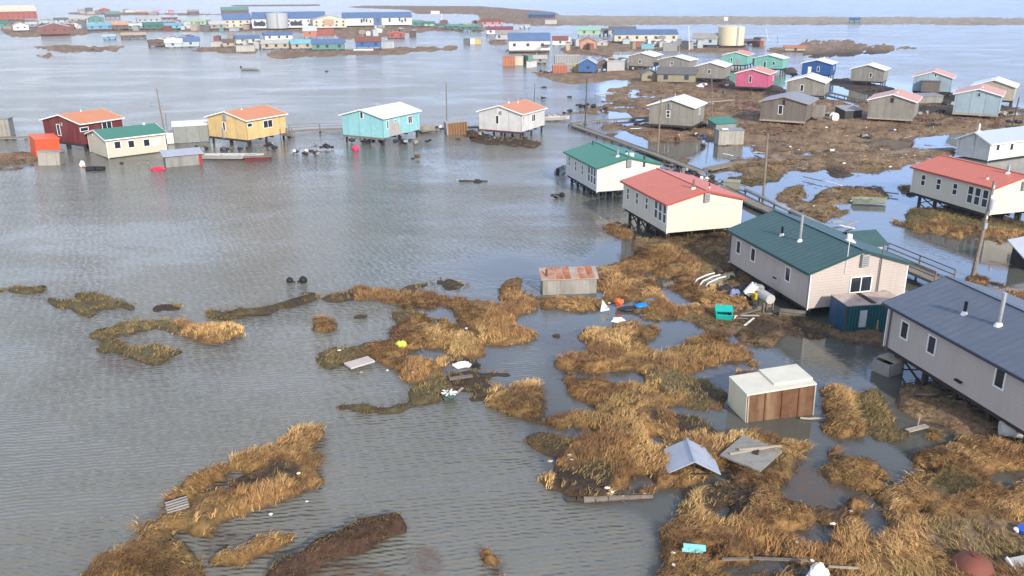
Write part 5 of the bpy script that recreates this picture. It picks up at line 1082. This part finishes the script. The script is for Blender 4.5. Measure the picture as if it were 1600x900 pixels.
# floats and small boats in the open water
def ball(label,px,py,r,m=BLACK,name='float_buoy',grp=None,cat='float'):
    t=T(name,label,cat,px,py,.0,grp=grp); MB().blob((0,0,r*.55),r,1,1,.95,14,9,.02).build('ball',m,t,smooth=True); MB().tube((0,0,r*1.4),(0,0,r*1.62),r*.18,r*.12,8).build('eyelet',m,t); return t
ball('large black float on the water, left one of the pair',453,441,.3); ball('large black float on the water, right one of the pair',474,441,.36)
for x_ in(460,466): ball('small black float between the two large black floats',x_,441,.09,grp='small floats between the big pair')
ball('bright pink float under the pale aqua house',556,235,.55,PAINT('hotpink',(.75,.04,.14))); 
t=T('red_sled','red plastic sled and net in the water before the low grey shack','sled',247,266,.05,5); MB().blob((0,0,.1),.9,1.1,.5,.45,12,7,.15).build('hull',PAINT('sledred',(.55,.03,.08)),t); MB().blob((.5,.2,.2),.35,1,.7,.6,9,6,.2).build('net',PAINT('pinkred',(.6,.1,.2)),t)
ball('black round float beside the red sled',308,250,.5)
t=T('black_drum','two black drums lashed together left of the low beige house','drum',149,266,.05,5); MB().tube((-1.2,0,.15),(0,0,.2),.4,n=12).build('drum',BLACK,t); MB().tube((.2,0,.2),(1.3,0,.12),.4,n=12).build('drum',BLACK,t)
t=T('white_bag','white sack with orange cord drifting left of the low beige house','bag',129,260,.05); MB().blob((0,0,.3),.5,.8,.6,1,9,6,.2).build('sack',FOAM,t); MB().blob((.4,-.3,.05),.3,1.3,.7,.3,8,5,.2).build('cord',PAINT('dullorange',(.5,.2,.08)),t)
def boat(label,px,py,yaw,L_,W_,m,z=0.,inside=None,engine=None,rx=0):
    t=T('boat',label,'boat',px,py,z,yaw,rx); st=[(-.5,.36,0),(-.2,.48,0),(.15,.46,.02),(.38,.26,.1),(.5,.02,.2)]; b=MB(); n=len(st); k=len(b.v)
    for s_,w_,rz_ in st:
        for y_,z_ in((-w_,.55+rz_),(-w_*.75,.0+rz_*.6),(0,-.12+rz_*.5),(w_*.75,.0+rz_*.6),(w_,.55+rz_),(w_*.86,.55+rz_),(w_*.62,.1+rz_),(-w_*.62,.1+rz_),(-w_*.86,.55+rz_)): b.v.append((s_*L_,y_*W_,z_))
    for i in range(n-1):
        for j in range(9): b.f.append((k+i*9+j,k+i*9+(j+1)%9,k+(i+1)*9+(j+1)%9,k+(i+1)*9+j))
    b.f.append(tuple(k+j for j in range(9))); b.f.append(tuple(k+(n-1)*9+j for j in range(9))[::-1]); b.build('hull',m,t)
    for s_ in(-.22,.08): MB().box(s_*L_-.14,s_*L_+.14,-.36*W_,.36*W_,.32,.38).build('thwart',inside or PALEW,t)
    if engine: MB().box(-.56*L_,-.5*L_,-.2,.2,.2,1.15).build('outboard_motor',BLACK,t)
    return t
ALU=mat('boat_aluminium',(.36,.38,.38),.45,.12,1.,metal=.3,stain=(.2,.18,.14)); WBOAT=mat('boat_green_white',(.26,.29,.23),.7,.15,1.2,stain=(.08,.10,.05),stain_amt=.8)
boat('small grey skiff with a dark motor on the open water, upper left',392,109,-6,6.,1.9,ALU,.1,engine=True)
boat('pale green mossy old boat aground on the marsh left of the coral roofed house',1358,317,-8,3.8,1.4,WBOAT,.15,inside=mat('mud',(.08,.06,.04),.9))
boat('long pale grey boat lying before the yellow house',365,247,-4,9.5,2.2,mat('boat_pale',(.42,.43,.42),.7,.1),.1)
t=T('wooden_raft','dark red raft with a grey deck in front of the yellow house','raft',402,248,.1,8); MB().box(-1.9,2.2,-1.,1.,.35,.5).build('deck',TIMBER,t); MB().box(-1.7,2.,-.8,.8,-.2,.34).build('frame',PAINT('dkred',(.15,.02,.02)),t)
boat('white capsized skiff behind the white house at the water edge',870,187,10,5.,2.,mat('boat_white',(.5,.48,.45),.8,.15,stain=(.3,.25,.2)),.2)
boat('white boat drawn up at the grass bar in the far middle',568,79,0,8,2.6,WHITE,.1)
boat('small white skiff moored left of the green roofed white house',877,271,75,4.4,1.7,ALU,.3,engine=True)
# junk by the houses
def heap(label,px,py,n=8,r=.35,sx=1.5,sy=.7,m=None,name='junk_pile',z=.15,cols=None):
    t=T(name,label,'junk',px,py,z,random.uniform(-20,20)); 
    for k in range(n):
        c=(random.uniform(-sx,sx),random.uniform(-sy,sy),random.uniform(0,r)); q=r*random.uniform(.5,1.1)
        if k%3==0: MB().blob(c,q,1.3,.9,.7,7,5,.3).build('lump',m or mat('dark_tarp',(.035,.035,.045),.5,.3),t)
        elif k%3==1: a_=random.uniform(0,3.1); MB().bar((c[0]-q*2*math.cos(a_),c[1]-q*2*math.sin(a_),c[2]),(c[0]+q*2*math.cos(a_),c[1]+q*2*math.sin(a_),c[2]+q*.8),.1).build('pole',TIMBER,t)
        else:
            an=random.uniform(-.6,.6); e=MB(); rm=Matrix.Rotation(an,3,'X')@Matrix.Rotation(an*2,3,'Z'); e.box(-q,q*.6,-q*.5,q*.4,-.1,q*.6,lambda p:rm@p+Vector(c)); e.build('scrap_box',cols if (cols and k%6==2) else (GREYP if k%2 else DARKW),t)
    return t
heap('dark junk floating under the yellow house',380,232,14,.45,5,1.5); heap('dark wreck with white bits in the water right of the yellow house stair',478,240,12,.5,2.6,.8,cols=WHITE); heap('dark wreckage farther right of the yellow house stair',505,232,9,.5,1.6,.6)
heap('dark debris under the pale aqua house',575,221,12,.45,3,1.2); heap('dark debris under the right end of the aqua house',625,223,12,.45,3,1); heap('low dark snag in the water right of the aqua house',662,222,5,.3,1.2,.4)
heap('small brown drum and scrap in the open water below the aqua house',651,248,4,.4,.6,.3,m=RUST); heap('black and white heap behind the wooden crate near the aqua house',683,200,8,.5,2,.8,cols=WHITE)
heap('brown earth and dark tarp heap under the white house',745,214,8,.8,1.6,1.,m=mat('peat',(.06,.035,.02),.95)); heap('dark planks and tarp right of the brown heap under the white house',765,217,6,.4,1.5,.6)
heap('dark floating scrap left of the white house pilings',868,308,3,.3,.6,.3) ; ball('dark float in the water left of the green roofed white house',878,307,.35)
heap('pale rubble heap on the shore behind the white house',862,183,16,.5,1.6,1.4,m=mat('rubble',(.42,.38,.33),.9,.2),cols=PALEW)
heap('dark snow machine junk on the shore spit near the boardwalk corner',912,168,9,.6,2.5,.8); heap('rusty dark scrap on the grass right of the slim dark pole',948,172,7,.5,1.2,.6,m=RUST)
heap('dark scrap on the shore spit, leftmost',884,176,5,.4,1.,.5)
for i,(a,b_,c_) in enumerate(((1040,262,'first part of the junk row behind the coral roof: poles and tarps'),(1066,272,'second part of the junk row behind the coral roof: bicycles and frames'),(1092,282,'third part of the junk row behind the coral roof, with white machines'),(1110,291,'last part of the junk row behind the coral roof, beside the olive box'))): heap(c_,a,b_,14,.45,2.,.9,cols=WHITE if i==2 else GREYP)
heap('junk and debris between the lone grey house and the slim pole',1102,197,6,.5,.8,.5,cols=PALEW); heap('blue and white scrap in the grass below the lone grey house',1094,212,5,.35,.7,.4,m=PAINT('navyscrap',(.03,.05,.22)),cols=WHITE)
heap('dark red sled in the grass below the lone grey house',1062,219,4,.35,.8,.3,m=PAINT('dkred',(.15,.02,.02))); heap('grey tangled scrap at the pond edge',1101,228,5,.35,.7,.4)
heap('white plastic totes on the crossing boardwalk',1293,241,5,.6,1.3,.5,m=BLACK,cols=WHITE); heap('purple white sled scrap in the brown grass',1395,206,4,.4,.9,.3,m=PAINT('purple',(.12,.08,.22)),cols=WHITE)
heap('dark broken boat wreck left in the brown grass',1357,216,6,.5,1.2,.4); heap('snow machines and scrap between the orange roofed grey and the pale blue house',1450,180,18,.6,3.2,1.4,cols=WHITE)
heap('white and dark machines by the pale blue house',1480,165,8,.6,1.2,.8,cols=WHITE); heap('grey rocks and sacks right of the pale blue house',1580,180,14,.6,1.5,2.2,m=mat('rubble',(.42,.38,.33),.9,.2)); heap('dark reel and scrap in the grass below the windowless pale blue house',1461,198,5,.5,1.,.4)
heap('dark sacks under the pale blue house corner at the pond',1575,192,7,.5,2.,.6); heap('black heap behind the grey house with the white roof',1110,128,8,.6,2,.8); heap('scrap and red box beside the bright pink house',1127,137,8,.7,1.6,.8,m=RUST,cols=WHITE)
heap('white camper shell and scrap left of the bright pink house',1093,136,6,.7,2.,.8,m=FOAM,cols=GREYP)
heap('dark scrap beneath the water edge grey house',1360,143,10,.5,4,1.,); heap('scrap and boats right of the mint green house',1246,118,10,.5,2.4,1.)
heap('dark machinery beside the grey sheds in the back',990,110,8,.7,2,1.); heap('dark scrap in the water by the red plank shed',852,114,6,.6,2,.6); heap('driftwood tangle in the water near the slim pole',842,154,5,.4,1.6,.3)
heap('dark sled dog boxes in the brown grass near the silver building',1540,212,6,.5,1.8,.5)
heap('orange and dark scrap in the water left of the yellow house',312,232,7,.4,1.5,.6,cols=PAINT('dullorange',(.5,.2,.08))); heap('scrap floating below the low beige house',215,256,6,.25,3.,.5,cols=PALEW)
t=T('cable_reel','white round cable reel in the brown grass','cable reel',1305,190,.2,20); MB().tube((0,0,.8),(0,.12,.8),.8,n=20).build('flange',FOAM,t); MB().tube((0,.13,.8),(0,.7,.8),.35,n=14).build('core',DARKW,t); MB().tube((0,.71,.8),(0,.83,.8),.8,n=20).build('flange',FOAM,t)
# planks strewn over the brown ground and the shallow channels
STREW=[(1216,262,1284,252),(1255,276,1286,283),(1290,283,1315,290),(1330,262,1352,258),(1326,245,1352,240),(1345,232,1372,235),(1380,206,1404,208),(1328,206,1350,205),(1310,208,1330,211),(1412,216,1424,213),(1300,347,1318,345),(1322,352,1338,346),(1335,357,1312,352),(1196,331,1222,342),(1210,342,1190,350),(1168,292,1140,283),(1380,300,1404,303),(1020,211,1036,214),(958,150,980,149),(1010,200,985,201),(1130,240,1145,243),(1180,236,1190,240),(1270,160,1290,156),(1284,175,1300,170),(1320,160,1340,166),(1250,196,1275,199),(1195,206,1215,203)]
for i,(a,b_,c_,d_) in enumerate(STREW): plank('loose weathered plank strewn over the brown marsh behind the raised houses',a,b_,c_,d_,random.uniform(.15,.4),.08,.34,random.choice([PALEW,TIMBER,FOAM,TIMBER]),grp='planks strewn on the marsh')
rr=random.Random(5)
for cx_,cy_,sx_,sy_,n_ in((1340,215,150,40,34),(1000,150,60,12,8),(1110,210,50,20,8),(1090,420,60,20,5),(880,715,30,12,5),(1075,880,40,15,6),(1150,690,50,25,8),(590,565,60,20,6),(1290,840,60,40,6),(960,480,25,12,7),(1280,320,60,20,8),(960,770,80,12,6),(400,770,80,40,5),(1390,255,80,8,8),(710,540,60,30,6)):
    for k in range(int(n_*.7)):
        px,py=cx_+rr.uniform(-1,1)*sx_,cy_+rr.uniform(-1,1)*sy_; s_=rr.uniform(.05,.12)*(1 if py>300 else 1.8)
        b=MB().blob((0,0,.1),s_,rr.uniform(.8,1.8),.8,.6,6,4,.3); o=b.build('litter_scrap',FOAM if rr.random()<.5 else PALEW); o.location=G(px,py,.25 if py<300 else .4); tag(o,'small pale scrap of litter lying in the marsh','litter','litter scraps in the marsh')
for cx_,cy_,r_ in((563,496,.3),(571,495,.12),(645,248,.2),(870,305,.2),(1423,304,.4),(716,218,.3),(820,216,.3),(800,92,.6),(510,112,.4),(890,152,.4),(850,137,.5),(145,78,.8),(870,525,.2),(958,513,.12)):
    b=MB().blob((0,0,.05),r_,1.5,.7,.6,8,5,.25); o=b.build('driftwood_lump',DARKW); o.location=G(cx_,cy_,0.02); tag(o,'small dark lump of drift afloat in the water','driftwood','dark lumps of drift afloat')
# ---------------------------------------------------------------- the air
m=bpy.data.materials.new('sea_haze'); m.use_nodes=True; n=m.node_tree.nodes; n.clear(); o_=n.new('ShaderNodeOutputMaterial'); v=n.new('ShaderNodeVolumePrincipled'); v.inputs['Color'].default_value=(.72,.80,.95,1); v.inputs['Density'].default_value=.00018; v.inputs['Anisotropy'].default_value=.2
m.node_tree.links.new(v.outputs[0],o_.inputs['Volume'])
tag(MB().box(-3500,3500,-90,3800,-2,27.5).build('haze',m),kind='stuff')
